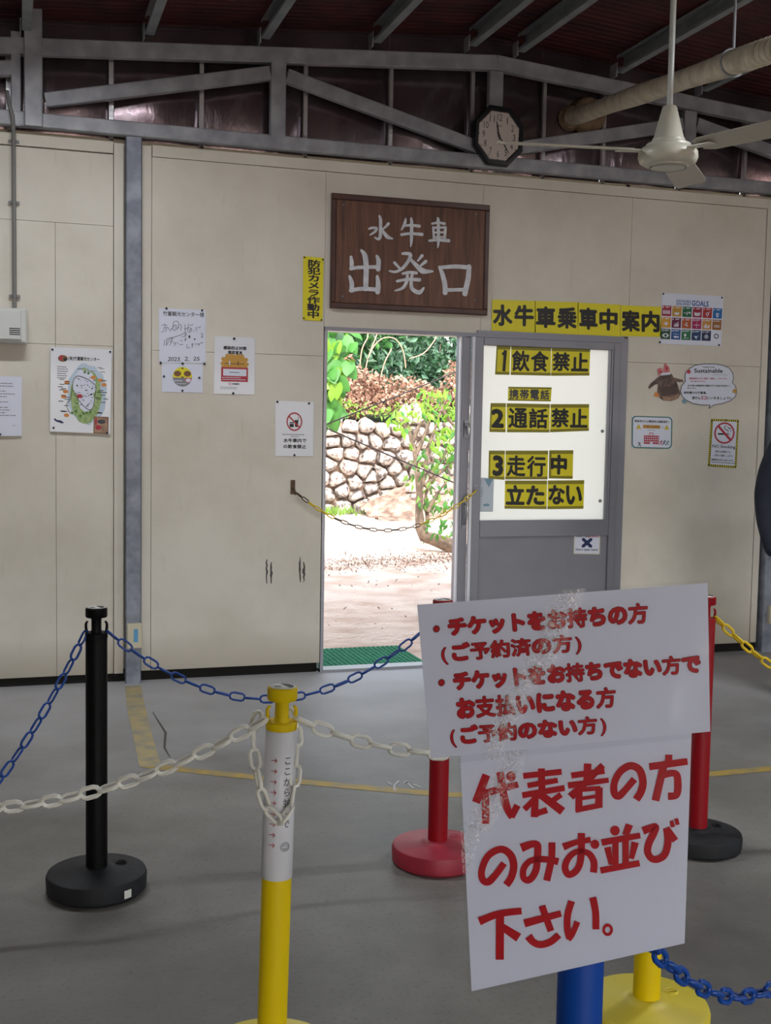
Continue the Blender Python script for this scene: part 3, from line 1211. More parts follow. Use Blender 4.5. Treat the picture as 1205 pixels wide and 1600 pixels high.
m = MB()
STR = [
    # 水
    [(425, 216, 10), (432, 240, 17), (432, 300, 17), (430, 335, 18), (420, 352, 16), (398, 343, 7)],
    [(364, 292, 10), (380, 287, 14), (408, 288, 14), (400, 308, 14), (370, 328, 7)],
    [(478, 262, 16), (462, 280, 13), (438, 298, 6)], [(436, 288, 8), (452, 315, 17), (474, 340, 21), (502, 350, 9)],
    # 牛
    [(580, 232, 8), (577, 252, 15), (568, 275, 14), (556, 297, 8)], [(572, 274, 13), (610, 271, 14), (660, 276, 17)],
    [(556, 326, 15), (610, 320, 14), (676, 325, 18)], [(612, 230, 10), (615, 260, 18), (614, 330, 18), (613, 370, 14), (609, 397, 5)],
    # 車
    [(736, 262, 12), (770, 256, 12), (808, 262, 15)], [(742, 283, 12), (746, 345, 13)], [(744, 286, 12), (812, 284, 12)],
    [(814, 284, 14), (810, 345, 14)], [(746, 314, 10), (810, 312, 10)], [(748, 342, 11), (812, 341, 11)],
    [(720, 362, 13), (770, 358, 14), (832, 362, 19)], [(768, 228, 10), (772, 250, 17), (772, 350, 17), (771, 385, 12), (768, 404, 5)],
    # 出
    [(318, 418, 12), (340, 450, 27), (347, 520, 28), (346, 580, 28), (344, 645, 26)],
    [(258, 458, 15), (262, 490, 22), (262, 522, 22)], [(256, 528, 17), (300, 520, 19), (418, 516, 19)], [(410, 452, 14), (420, 480, 24), (418, 530, 25)],
    [(250, 572, 14), (262, 610, 24), (262, 655, 24)], [(256, 655, 20), (320, 645, 21), (418, 650, 22)], [(412, 572, 16), (418, 620, 26), (414, 664, 26)],
    # 発
    [(562, 438, 14), (606, 442, 20), (596, 480, 18), (560, 525, 17), (520, 545, 14), (484, 540, 9)],
    [(514, 492, 16), (545, 525, 12)],
    [(600, 462, 12), (640, 505, 22), (680, 540, 30), (738, 542, 10)],
    [(676, 450, 17), (652, 480, 11)], [(698, 484, 18), (664, 512, 11)],
    [(562, 556, 13), (600, 548, 15), (642, 552, 17)], [(530, 600, 14), (590, 590, 16), (660, 592, 20)],
    [(590, 556, 14), (586, 600, 17), (562, 640, 16), (518, 656, 8)],
    [(618, 556, 15), (612, 610, 18), (620, 648, 20), (660, 666, 24), (686, 640, 10)],
    # 口
    [(778, 516, 14), (796, 560, 24), (810, 620, 26), (812, 668, 26)], [(786, 520, 18), (870, 514, 22), (955, 520, 22)],
    [(952, 514, 24), (948, 580, 27), (935, 640, 28), (928, 674, 28)], [(812, 652, 19), (930, 650, 19)],
]
for k, st in enumerate(STR):
    stroke(m, cs, [(a, b, w_ * 1.12) for a, b, w_ in st], 0, h=0.0006 + k * 0.00004)
m.build('lettering', M['brush_paint'], wbd)
for c_ in ((216, 150), (995, 205), (210, 690), (988, 715)):
    MB().lathe([(0, -.004), (.006, -.003), (.007, 0), (0, 0)], cs(*c_), 10, (0, 1, 0)).build('screw', M['aluminium'], wbd)

# -- yellow security notice
s = Sheet('security_notice', [(474, 400), (506, 403), (504, 502), (473, 500)], 'narrow yellow vertical notice in black characters left of the wooden board', 'notice', mat_='print_yellow')
m = MB()
for i, ch in enumerate('防犯カメラ作動中'):
    u0, u1 = 0.22, 0.84
    v0 = 0.045 + i * 0.1145
    lay(m, ch, sub(s.surf, u0, v0, u1, v0 + 0.114), 0.035, em=True)
s.done(m, ['ink_black'], 'lettering')
s.pins([(0.06, 0.02), (0.95, 0.03), (0.05, 0.97), (0.94, 0.98)], 0.005)

# -- yellow strip of four sheets over the door
K5, O5 = 2.386, (700, 440)


def c5(q):
    return crop(q, O5[0], O5[1], K5)


for (xa, ya, xb, yb, xc, yc, xd, yd, t, tq, lab) in (
        (165, 67, 327, 72, 327, 190, 163, 183, '水牛', (166, 84, 322, 88, 320, 168, 168, 165), 'leftmost sheet of the yellow banner over the door, reading 水牛'),
        (325, 72, 487, 77, 485, 198, 324, 190, '車乗', (328, 92, 482, 96, 480, 177, 328, 172), 'second sheet of the yellow banner over the door, reading 車乗'),
        (484, 78, 643, 86, 642, 205, 484, 197, '車中', (488, 96, 634, 102, 632, 184, 490, 178), 'third sheet of the yellow banner over the door, reading 車中'),
        (645, 88, 796, 94, 795, 206, 643, 203, '案内', (647, 105, 790, 110, 790, 190, 648, 186), 'rightmost sheet of the yellow banner, reading 案内')):
    s = Sheet('banner_sheet', c5([(xa, ya), (xb, yb), (xc, yc), (xd, yd)]), lab, 'notice', mat_='print_yellow', group='yellow banner sheets over the door')
    m = MB()
    for i in range(2):
        q = tq
        a = quad_surf([wp(*p_, 0.004) for p_ in c5([(q[0], q[1]), (q[2], q[3]), (q[4], q[5]), (q[6], q[7])])], NY)
        lay(m, t[i], sub(a, i * 0.52, 0, i * 0.52 + 0.48, 1), 0.045)
    s.done(m, ['ink_black'], 'lettering')

# -- yellow sheets on the door glass
K8, O8 = 3.636, (700, 500)


def c8(q):
    return crop(q, O8[0], O8[1], K8)


DOFF = 0.0015           # just in front of the film (whose face lies on the wall plane)
ROWN = 0
rows = [
    ('1', (277, 145, 356, 147, 350, 312, 268, 310), (304, 168, 336, 290), 'yellow sheet with the number 1, top left on the door glass', 0.05),
    ('飲食', (360, 147, 587, 156, 584, 317, 357, 312), (362, 172, 578, 292), 'middle yellow sheet of the top row on the door glass, reading 飲食', 0.03),
    ('禁止', (590, 156, 809, 162, 804, 316, 586, 317), (593, 182, 804, 290), 'right-hand yellow sheet of the top row on the door glass, reading 禁止', 0.035),
    ('携帯電話', (344, 379, 590, 383, 585, 463, 341, 458), (348, 392, 583, 450), 'small yellow sheet with four grey characters between the first two rows', 0.03),
    ('2', (243, 472, 330, 473, 328, 638, 236, 636), (246, 502, 322, 612), 'yellow sheet with the number 2, at the left of the middle row', 0.05),
    ('通話', (334, 473, 580, 478, 577, 639, 336, 638), (342, 498, 574, 614), 'centre yellow sheet of the middle row, right of the number 2, reading 通話', 0.03),
    ('禁止', (584, 478, 803, 478, 801, 630, 580, 638), (586, 500, 800, 610), 'last yellow sheet of the middle row on the door glass, reading 禁止', 0.035),
    ('3', (233, 742, 324, 742, 322, 908, 230, 902), (254, 766, 318, 886), 'yellow sheet with the number 3, above the lowest row', 0.05),
    ('走行', (328, 742, 570, 742, 566, 906, 326, 906), (332, 768, 562, 888), 'yellow sheet just right of the number 3, reading 走行', 0.03),
    ('中', (576, 740, 713, 740, 709, 903, 573, 900), (584, 762, 680, 878), 'yellow sheet with one character, ending the row of the number 3, reading 中', 0.05),
    ('立た', (325, 912, 564, 912, 561, 1075, 322, 1072), (328, 936, 556, 1050), 'left yellow sheet of the lowest row on the door glass, reading 立た', 0.045),
    ('ない', (568, 912, 775, 910, 770, 1073, 565, 1075), (570, 936, 768, 1048), 'right yellow sheet of the lowest row on the door glass, reading ない', 0.045)]
for t, c, tb, lab, bo in rows:
    s = Sheet('door_sheet', c8([(c[0], c[1]), (c[2], c[3]), (c[4], c[5]), (c[6], c[7])]), lab, 'notice', off=DOFF, mat_='print_yellow', group='yellow notice sheets on the door glass', th=0.0008)
    m = MB()
    small = len(t) == 4
    e = 0.10
    rect(m, s.surf, 0, 0, 1, e + 0.03, 1, 0.0003)  # olive bands paint the dimmer backlight through doubled sheet edges
    rect(m, s.surf, 0, 1 - e, 1, 1, 1, 0.0003)
    if t in '123' or t == '中':
        rect(m, s.surf, 0, e, 0.10, 1 - e, 1, 0.0003)
    x0_, y0_, x1_, y1_ = tb
    a = quad_surf([wp(*p_, DOFF) for p_ in c8([(x0_, y0_), (x1_, y0_ + 5), (x1_ - 3, y1_ + 3), (x0_ - 2, y1_)])], NY)
    for i, ch in enumerate(t):
        n = len(t)
        if ch == '1':
            stroke(m, a, [(0.25, 0.24, 0.17), (0.75, 0.10, 0.17)], 0, 0.0006, asp=0.28, cap=False)
            stroke(m, a, [(0.72, 0.0, 0.15), (0.50, 1.0, 0.15)], 0, 0.00065, asp=0.28, cap=False)
            continue
        lay(m, ch, sub(a, i / n + 0.01, 0, (i + 1) / n - 0.02, 1), bo, 0, h=0.0006)
    s.done(m, ['ink_dark' if small else 'ink_black', 'olive_backlit'], 'lettering')

# sheet tinted as the bluish shadow of paper behind the glass
s = Sheet('paper_shade_sheet', c8([(176, 896), (262, 896), (256, 1090), (170, 1090)]), 'sheet tinted as the shadow of paper behind the lower left door glass', 'notice', off=DOFF, mat_='back_paper_shade', th=0.0006)
m = MB()
flat(m, s.surf, [(0.35, 0.03), (0.68, 0.28), (0.95, 0.03)], 0)
disc(m, s.surf, 0.55, 0.80, 0.22, 0.04, 0)
cubic_lines(m, s.surf, 0.15, 0.30, [0.3, 0.36, 0.42, 0.48, 0.54], 0.02, 0, 3)
s.done(m, ['print_lblue'])

# -- sticker on the lower door panel
K3, O3 = 3.708, (880, 800)
s = Sheet('door_sticker', crop([(64, 106), (217, 108), (213, 246), (60, 243)], 880, 800, K3), 'small white sticker with a blue cross on the grey door panel', 'sticker', off=0.002, mat_='paper', back=0.0)
m = MB()
rect(m, s.surf, 0.0, 0.0, 1, 0.035, 1, 0.0003)
rect(m, s.surf, 0.0, 0.965, 1, 1, 1, 0.0003)
rect(m, s.surf, 0.0, 0.0, 0.035, 1, 1, 0.0003)
rect(m, s.surf, 0.965, 0.0, 1, 1, 1, 0.0003)
lay(m, 'このドアは', sub(s.surf, 0.08, 0.19, 0.50, 0.29), 0.04, 2)
lay(m, '開きません', sub(s.surf, 0.52, 0.18, 0.94, 0.29), 0.04, 3)
stroke(m, s.surf, [(0.36, 0.38, 0.13), (0.64, 0.66, 0.13)], 0, h=0.0005)
stroke(m, s.surf, [(0.64, 0.38, 0.13), (0.36, 0.66, 0.13)], 0, h=0.00056)
lay(m, "Don't open here!", sub(s.surf, 0.08, 0.75, 0.92, 0.88), 0.02, 2)
s.done(m, ['ink_navy', 'cream_plastic', 'ink_black', 'print_red'])

# -- goals poster
s = Sheet('goals_poster', [(1034.5, 457.5), (1131, 463), (1127, 541), (1031, 537)], 'white poster with a grid of coloured goal squares at the upper right', 'poster')
m = MB()
names = ['gc%d' % i for i in range(17)]
cols = [(160, 28, 48), (190, 144, 56), (24, 98, 58), (150, 26, 52), (168, 42, 44), (32, 104, 170), (206, 150, 40), (106, 26, 62), (176, 86, 44),
        (164, 28, 84), (200, 140, 56), (150, 98, 36), (44, 82, 56), (32, 86, 152), (40, 112, 72), (30, 62, 108), (24, 46, 84)]
for n_, c_ in zip(names, cols):
    mat(n_, srgb(*c_), 0.5)
lay(m, 'SUSTAINABLE', sub(s.surf, 0.235, 0.115, 0.47, 0.165), 0.02, 17)
lay(m, 'DEVELOPMENT', sub(s.surf, 0.235, 0.175, 0.47, 0.225), 0.02, 17)
lay(m, 'GOALS', sub(s.surf, 0.485, 0.115, 0.76, 0.225), 0.03, 17)
k = 0
W_ = 18
for r_ in range(3):
    for c_ in range(6):
        u0, v0 = 0.012 + c_ * 0.165, 0.245 + r_ * 0.228
        u1, v1 = u0 + 0.150, v0 + 0.205
        q = sub(s.surf, u0, v0, u1, v1)
        if k < 17:
            rect(m, q, 0, 0, 1, 1, k)
            lay(m, str(k + 1), sub(q, 0.06, 0.06, 0.06 + 0.12 * len(str(k + 1)), 0.24), 0.03, W_, nb=4)
            rect(m, q, 0.36, 0.08, 0.85, 0.12, W_, 0.0006)
            rect(m, q, 0.36, 0.16, 0.75, 0.20, W_, 0.0006)
            h_ = 0.0006
            if k == 0:
                for i in range(5):
                    rect(m, q, 0.12 + i * 0.16, 0.5, 0.22 + i * 0.16, 0.8, W_, h_)
                    disc(m, q, 0.17 + i * 0.16, 0.45, 0.04, 0.04, W_, h_, 8)
            elif k == 1:
                flat(m, q, [(0.2, 0.62), (0.35, 0.85), (0.65, 0.85), (0.8, 0.62)], W_, h_)
            elif k == 2:
                stroke(m, q, [(0.15, 0.62, 0.05), (0.4, 0.62, 0.05), (0.5, 0.8, 0.05), (0.55, 0.5, 0.05), (0.65, 0.6, 0.05)], W_, h_, cap=False)
                disc(m, q, 0.78, 0.58, 0.10, 0.10, W_, h_, 10)
            elif k == 3:
                flat(m, q, [(0.2, 0.5), (0.2, 0.8), (0.5, 0.86), (0.5, 0.56)], W_, h_)
                flat(m, q, [(0.52, 0.56), (0.52, 0.86), (0.72, 0.8), (0.72, 0.5)], W_, h_)
                rect(m, q, 0.76, 0.45, 0.82, 0.82, W_, h_)
            elif k == 4:
                disc(m, q, 0.5, 0.62, 0.18, 0.15, W_, h_, 14, 0.6)
                stroke(m, q, [(0.6, 0.5, 0.06), (0.78, 0.36, 0.06)], W_, h_, cap=False)
                rect(m, q, 0.47, 0.76, 0.53, 0.92, W_, h_)
            elif k == 5:
                flat(m, q, [(0.32, 0.48), (0.42, 0.88), (0.58, 0.88), (0.68, 0.48)], W_, h_)
                flat(m, q, [(0.42, 0.56), (0.5, 0.76), (0.58, 0.56)], k, h_ + 0.0001)
            elif k == 6:
                disc(m, q, 0.5, 0.62, 0.15, 0.14, W_, h_, 12)
                for i in range(8):
                    a = i * math.pi / 4
                    stroke(m, q, [(0.5 + .2 * math.cos(a), .62 + .18 * math.sin(a), 0.04), (0.5 + .3 * math.cos(a), .62 + .27 * math.sin(a), 0.04)], W_, h_, cap=False)
            elif k == 7:
                for i in range(4):
                    rect(m, q, 0.24 + i * 0.13, 0.72 - i * 0.06, 0.34 + i * 0.13, 0.86, W_, h_)
                stroke(m, q, [(0.25, 0.6, 0.04), (0.5, 0.56, 0.04), (0.75, 0.38, 0.05)], W_, h_ + .0001, cap=False)
            elif k == 8:
                for (a, b_) in ((0.5, 0.48), (0.38, 0.64), (0.56, 0.72)):
                    flat(m, q, [(a - .1, b_), (a, b_ + .08), (a + .12, b_ + .02), (a, b_ - .08)], W_, h_)
            elif k == 9:
                disc(m, q, 0.5, 0.62, 0.08, 0.07, W_, h_, 8)
                for (a, b_) in ((0.5, 0.4), (0.5, 0.84), (0.25, 0.62), (0.75, 0.62)):
                    disc(m, q, a, b_, 0.05, 0.05, W_, h_, 6)
                rect(m, q, 0.3, 0.6, 0.7, 0.64, W_, h_ + 0.0001)
            elif k == 10:
                for i, hh in enumerate((0.25, 0.42, 0.2, 0.32)):
                    rect(m, q, 0.18 + i * 0.16, 0.86 - hh, 0.31 + i * 0.16, 0.86, W_, h_)
            elif k == 11:
                disc(m, q, 0.35, 0.64, 0.15, 0.13, W_, h_, 14, 0.6)
                disc(m, q, 0.65, 0.64, 0.15, 0.13, W_, h_ + .0001, 14, 0.6)
            elif k == 12:
                flat(m, q, [(0.12, 0.64), (0.3, 0.8), (0.5, 0.85), (0.7, 0.8), (0.88, 0.64), (0.7, 0.48), (0.5, 0.42), (0.3, 0.48)], W_, h_)
                disc(m, q, 0.5, 0.64, 0.14, 0.14, k, h_ + 0.0001, 12)
            elif k == 13:
                flat(m, q, [(0.22, 0.74), (0.45, 0.86), (0.66, 0.78), (0.8, 0.86), (0.8, 0.62), (0.66, 0.70), (0.45, 0.62)], W_, h_)
                stroke(m, q, [(0.2, 0.48, 0.04), (0.4, 0.44, 0.04), (0.6, 0.48, 0.04), (0.8, 0.44, 0.04)], W_, h_, cap=False)
            elif k == 14:
                disc(m, q, 0.4, 0.52, 0.14, 0.14, W_, h_, 10)
                rect(m, q, 0.37, 0.62, 0.43, 0.76, W_, h_)
                rect(m, q, 0.2, 0.8, 0.8, 0.84, W_, h_)
            elif k == 15:
                flat(m, q, [(0.25, 0.55), (0.45, 0.8), (0.6, 0.86), (0.55, 0.7), (0.8, 0.5), (0.5, 0.6)], W_, h_)
            else:
                for a in (0.42, 0.58):
                    disc(m, q, a, 0.62, 0.16, 0.15, W_, h_ + a * .0003, 14, 0.75)
                disc(m, q, 0.5, 0.5, 0.16, 0.15, W_, h_ + .0004, 14, 0.75)
        else:
            disc(m, q, 0.5, 0.5, 0.27, 0.25, 19, 0.0004, 20, 0.62)
        k += 1
s.done(m, names + ['ink_blue', 'paper', 'ink_dark'])
s.pins([(0.02, 0.02), (0.97, 0.03), (0.0, 0.97), (0.96, 0.98)], 0.006)

# -- map poster
s = Sheet('map_poster', [(79, 542), (175, 546), (172, 678), (78, 674)], 'laminated island map poster on the left bay', 'poster', mat_='paper_gloss')
m = MB()
S_ = s.surf


def blob(cu, cv, ru, rv, mi, h, n=26, jit=0.06, seed=0, a0=0.0):
    r_ = random.Random(seed)
    flat(m, S_, [(cu + ru * (1 + r_.uniform(-jit, jit)) * math.cos(2 * math.pi * k / n + a0),
                  cv - rv * (1 + r_.uniform(-jit, jit)) * math.sin(2 * math.pi * k / n + a0)) for k in range(n)], mi, h)


blob(0.60, 0.54, 0.33, 0.36, 0, 0.0003, seed=1)
blob(0.58, 0.56, 0.26, 0.32, 1, 0.0004, seed=2)
blob(0.56, 0.42, 0.19, 0.17, 2, 0.0005, seed=3, jit=0.1)
blob(0.60, 0.62, 0.13, 0.13, 2, 0.0006, seed=4, jit=0.1)
ln = [(0.33, 0.78, .01), (0.27, 0.68, .01), (0.33, 0.6, .012), (0.36, 0.48, .01), (0.38, 0.38, .01), (0.45, 0.33, .01), (0.62, 0.37, .01), (0.74, 0.44, .01), (0.73, 0.58, .01), (0.70, 0.70, .01), (0.62, 0.72, .01), (0.47, 0.62, .01), (0.38, 0.5, .01)]
stroke(m, S_, ln, 3, 0.0008, cap=False)
r_ = random.Random(4)
for k in range(60):
    u, v = 0.42 + 0.3 * r_.random(), 0.34 + 0.34 * r_.random()
    w_, h_ = 0.008 + 0.02 * r_.random(), 0.004 + 0.012 * r_.random()
    rect(m, S_, u, v, u + w_, v + h_, r_.choice((3, 3, 6, 8)), 0.0010 + k * 1e-6)
rect(m, S_, 0.44, 0.545, 0.52, 0.59, 4, 0.0013)
for (u, v) in ((0.36, 0.77), (0.42, 0.75), (0.50, 0.80), (0.6, 0.76), (0.66, 0.75), (0.55, 0.77), (0.62, 0.29), (0.56, 0.28)):
    disc(m, S_, u, v, 0.022, 0.018, 5, 0.0010, 8)
for (u, v) in ((0.27, 0.41), (0.25, 0.52), (0.22, 0.58), (0.27, 0.80), (0.82, 0.37), (0.88, 0.42), (0.7, 0.34)):
    disc(m, S_, u, v, 0.045, 0.022, 7, 0.0011, 10)
for k in range(26):
    u = r_.choice((r_.uniform(0.1, 0.3), r_.uniform(0.72, 0.9)))
    v = r_.uniform(0.36, 0.8)
    rect(m, S_, u, v, u + 0.08, v + 0.008, 8, 0.0012 + k * 1e-6)
for k in range(8):
    u = r_.uniform(0.35, 0.85)
    v = r_.uniform(0.2, 0.28)
    rect(m, S_, u, v, u + 0.08, v + 0.008, 6, 0.0012 + k * 1e-6)
cubic_lines(m, S_, 0.11, 0.29, [0.23 + 0.026 * i for i in range(6)], 0.009, 8, 5)
flat(m, S_, [(0.06, 0.855), (0.10, 0.88), (0.2, 0.90), (0.23, 0.89), (0.18, 0.865), (0.11, 0.86), (0.08, 0.84)], 9, 0.0006)
disc(m, S_, 0.20, 0.13, 0.08, 0.04, 10, 0.0006, 12)
disc(m, S_, 0.17, 0.12, 0.03, 0.03, 4, 0.0008, 8)
disc(m, S_, 0.24, 0.14, 0.03, 0.02, 8, 0.0008, 8)
lay(m, '(有)竹富観光センター', sub(S_, 0.29, 0.10, 0.80, 0.155), 0.03, 8)
rect(m, S_, 0.72, 0.80, 0.97, 1.0, 10, 0.0006)
rect(m, S_, 0.735, 0.81, 0.955, 0.99, 11, 0.0007)
disc(m, S_, 0.85, 0.86, 0.07, 0.025, 3, 0.0009, 12)
disc(m, S_, 0.80, 0.93, 0.05, 0.03, 4, 0.0009, 12)
rect(m, S_, 0.745, 0.82, 0.775, 0.9, 4, 0.0009)
s.done(m, ['print_water', 'print_green', 'paper', 'ink_dark', 'print_red', 'print_dgreen', 'ink_grey', 'print_orange', 'ink_black', 'ink_navy', 'print_brown', 'photo_tan'])
s.pins([(0.03, 0.03), (0.97, 0.03), (0.06, 0.955), (0.95, 0.99)])

# -- notice at the left edge
s = Sheet('text_notice', [(-55, 585), (34, 589), (34, 681), (-55, 682)], 'white text notice cut by the left edge, under the breaker box', 'notice', mat_='paper')
m = MB()
cubic_lines(m, s.surf, 0.3, 0.85, [0.12, 0.165], 0.016, 0, 1)
cubic_lines(m, s.surf, 0.1, 0.92, [0.25, 0.295, 0.34, 0.43, 0.52, 0.565, 0.61, 0.655], 0.014, 0, 2)
rect(m, s.surf, 0.84, 0.82, 0.88, 0.828, 0)
s.done(m, ['ink_grey'])
s.pins([(0.62, 0.97), (0.3, 0.03)])

# -- autograph card
KS, OS = 7.088, (240, 470)


def cS(q):
    return crop(q, OS[0], OS[1], KS)


s = Sheet('autograph_card', cS([(58, 82), (578, 102), (578, 692), (62, 686)]), 'white autograph card with handwriting dated 2023, on the cream wall', 'card', mat_='paper')


def hand(mb, st, w_=7, h=0.0006, mi=0, o=OS, k=KS, off=0.004):
    def sf(a, b, hh=0.0):
        return wp(o[0] + a / k, o[1] + b / k, off) + np.array(NY) * hh
    for i, ln_ in enumerate(st):
        stroke(mb, sf, [(a, b, w_) for a, b in ln_], mi, h + i * 0.00003, cap=False)


m = MB()
q = quad_surf([wp(*a, 0.004) for a in cS([(102, 112), (560, 130), (560, 182), (104, 165)])], NY)
lay(m, '竹富観光センター様', q, 0.015, 0)
hand(m, [[(90, 275), (130, 260), (110, 320)], [(85, 350), (120, 330)], [(125, 275), (150, 270)], [(120, 300), (160, 292)], [(145, 300), (130, 345)],
         [(160, 300), (180, 320)], [(180, 340), (230, 270)], [(215, 300), (225, 235), (270, 230), (275, 280), (235, 330), (205, 300)],
         [(220, 280), (250, 270), (245, 310)], [(285, 265), (305, 270), (300, 330)], [(280, 290), (270, 310)],
         [(345, 260), (352, 330), (348, 400)], [(385, 255), (380, 350)], [(340, 315), (400, 295)], [(400, 275), (440, 262)],
         [(410, 300), (395, 355)], [(410, 300), (425, 320), (405, 350)], [(440, 330), (450, 345)], [(470, 290), (470, 320), (480, 335)], [(490, 300), (525, 285)],
         [(125, 430), (115, 500)], [(150, 420), (140, 495), (165, 450)], [(150, 420), (210, 410), (175, 495)], [(160, 440), (230, 400), (300, 380), (345, 355), (365, 380), (310, 400)],
         [(185, 450), (215, 455)], [(215, 470), (245, 465), (225, 500)], [(260, 460), (275, 480)], [(290, 485), (325, 483)], [(295, 445), (320, 440)],
         [(340, 440), (360, 410), (350, 450)], [(370, 480), (370, 520), (400, 518)], [(415, 485), (440, 478)], [(430, 470), (425, 520)],
         [(455, 480), (475, 475)], [(485, 480), (505, 475), (500, 500)], [(520, 470), (545, 460)], [(520, 360), (545, 370), (530, 400), (550, 405)]], 5)


def sf_(a, b, hh=0.0):
    return wp(OS[0] + a / KS, OS[1] + b / KS, 0.004) + np.array(NY) * hh


disc(m, sf_, 397, 398, 12, 17, 0, 0.0007, 12)
disc(m, sf_, 455, 425, 9, 10, 0, 0.0007, 10)
for t, a in (('2023.', (160, 622, 305, 668)), ('2.', (345, 618, 398, 665)), ('25', (440, 620, 510, 662))):
    lay(m, t, quad_surf([wp(*p_, 0.004) for p_ in cS([(a[0], a[1]), (a[2], a[1] + 3), (a[2], a[3] + 3), (a[0], a[3])])], NY), 0.01, 0, slant=0.06)
s.done(m, ['ink_dark'], 'handwriting')
s.pins([(0.16, 0.0), (0.92, 0.01), (0.03, 1.0), (0.5, 1.01), (0.97, 1.01)], 0.0065)

# -- badge paper under it
s = Sheet('badge_paper', cS([(90, 690), (548, 700), (545, 1020), (92, 1008)]), 'white paper with a round yellow badge under the autograph card', 'poster', off=0.003, mat_='paper')
m = MB()
disc(m, s.surf, 0.5, 0.46, 0.235, 0.34, 0, 0.0004, 28)
vs_ = [(0.5 + 0.235 * math.cos(a), 0.46 + 0.34 * math.sin(a)) for a in [math.radians(x) for x in range(5, 176, 10)]]
flat(m, s.surf, vs_[::-1], 1, 0.0005)
disc(m, s.surf, 0.38, 0.35, 0.09, 0.10, 2, 0.0006, 14)
disc(m, s.surf, 0.62, 0.35, 0.09, 0.10, 2, 0.0006, 14)
disc(m, s.surf, 0.5, 0.17, 0.03, 0.03, 2, 0.0006, 8)
flat(m, s.surf, [(0.465, 0.46), (0.5, 0.53), (0.535, 0.46), (0.52, 0.44), (0.5, 0.46), (0.48, 0.44)], 2, 0.0008)
disc(m, s.surf, 0.64, 0.57, 0.08, 0.09, 3, 0.0008, 12)
disc(m, s.surf, 0.645, 0.58, 0.06, 0.06, 4, 0.0009, 12)
cubic_lines(m, s.surf, 0.30, 0.56, [0.60], 0.03, 4, 2, 0.0007)
cubic_lines(m, s.surf, 0.36, 0.64, [0.70], 0.02, 4, 5, 0.0007)
s.done(m, ['print_yellow', 'ink_grey', 'print_brown', 'print_pink', 'paper'])
s.pins([(0.05, 0.46), (0.91, 0.48), (0.5, 0.94)], 0.006)

# -- gold guardian poster (generic blob)
s = Sheet('infection_poster', cS([(675, 390), (1125, 412), (1120, 1040), (668, 1030)]), 'laminated poster with a golden figure and a red panel', 'poster', mat_='paper_gloss')
m = MB()
lay(m, '感染防止対策', sub(s.surf, 0.22, 0.16, 0.79, 0.225), 0.04, 0)
lay(m, '徹底宣言', sub(s.surf, 0.33, 0.24, 0.69, 0.30), 0.04, 0)
flat(m, s.surf, [(0.18, 0.54), (0.82, 0.54), (0.80, 0.42), (0.72, 0.33), (0.5, 0.31), (0.28, 0.33), (0.20, 0.42)], 1, 0.0004)
for (u, v) in ((0.32, 0.33), (0.42, 0.32), (0.58, 0.32), (0.68, 0.33), (0.22, 0.39), (0.78, 0.39), (0.20, 0.47), (0.80, 0.47)):
    disc(m, s.surf, u, v, 0.05, 0.035, 1, 0.0005, 12)
rect(m, s.surf, 0.36, 0.42, 0.39, 0.49, 4, 0.0007)
rect(m, s.surf, 0.57, 0.42, 0.60, 0.49, 5, 0.0007)
rect(m, s.surf, 0.26, 0.46, 0.74, 0.475, 5, 0.0006)
rect(m, s.surf, 0.17, 0.53, 0.83, 0.78, 2, 0.0008)
rect(m, s.surf, 0.22, 0.56, 0.79, 0.68, 4, 0.0010)
rect(m, s.surf, 0.37, 0.61, 0.62, 0.625, 3, 0.0012)
cubic_lines(m, s.surf, 0.2, 0.8, [0.71, 0.745], 0.012, 4, 2, 0.0010)
disc(m, s.surf, 0.385, 0.82, 0.03, 0.022, 2, 0.0005, 12, 0.6)
lay(m, '沖縄県', sub(s.surf, 0.44, 0.805, 0.62, 0.835), 0.03, 0)
cubic_lines(m, s.surf, 0.16, 0.66, [0.88, 0.905], 0.01, 3, 6)
s.done(m, ['ink_black', 'print_gold', 'print_red', 'ink_grey', 'paper', 'print_brown'])
s.pins([(0.48, 0.03), (0.47, 0.985)], 0.007)

# -- no food and drink
KF, OF = 7.622, (420, 610)


def cF(q):
    return crop(q, OF[0], OF[1], KF)


s = Sheet('no_food_notice', cF([(78, 122), (538, 138), (530, 785), (78, 783)]), 'laminated white notice with a no-food-and-drink symbol, left of the doorway', 'notice', mat_='paper_gloss')
m = MB()
rect(m, s.surf, 0.37, 0.38, 0.48, 0.47, 1, 0.0004)
rect(m, s.surf, 0.36, 0.40, 0.49, 0.41, 2, 0.0005)
flat(m, s.surf, [(0.50, 0.34), (0.515, 0.465), (0.58, 0.465), (0.60, 0.34)], 1, 0.0004)
rect(m, s.surf, 0.585, 0.28, 0.60, 0.36, 1, 0.0005)
disc(m, s.surf, 0.495, 0.37, 0.205, 0.17, 0, 0.0007, 28, 0.84)
stroke(m, s.surf, [(0.35, 0.27, 0.03), (0.64, 0.48, 0.03)], 0, 0.0008, cap=False)
cubic_lines(m, s.surf, 0.18, 0.82, [0.605], 0.012, 3, 7)
cubic_lines(m, s.surf, 0.40, 0.62, [0.64], 0.012, 3, 8)
lay(m, '水牛車内で', sub(s.surf, 0.21, 0.675, 0.81, 0.75), 0.035, 1)
lay(m, 'の飲食禁止', sub(s.surf, 0.21, 0.785, 0.81, 0.86), 0.035, 1)
s.done(m, ['print_red', 'ink_black', 'paper', 'ink_dark'])
s.pins([(0.05, 0.02), (0.87, 0.03), (0.50, 0.98)], 0.0065)

# -- buffalo cutout and speech bubble
KB, OB = 6.025, (970, 550)


def wB(a, b, h=0.0):
    return wp(OB[0] + a / KB, OB[1] + b / KB, 0.004) + np.array(NY) * h


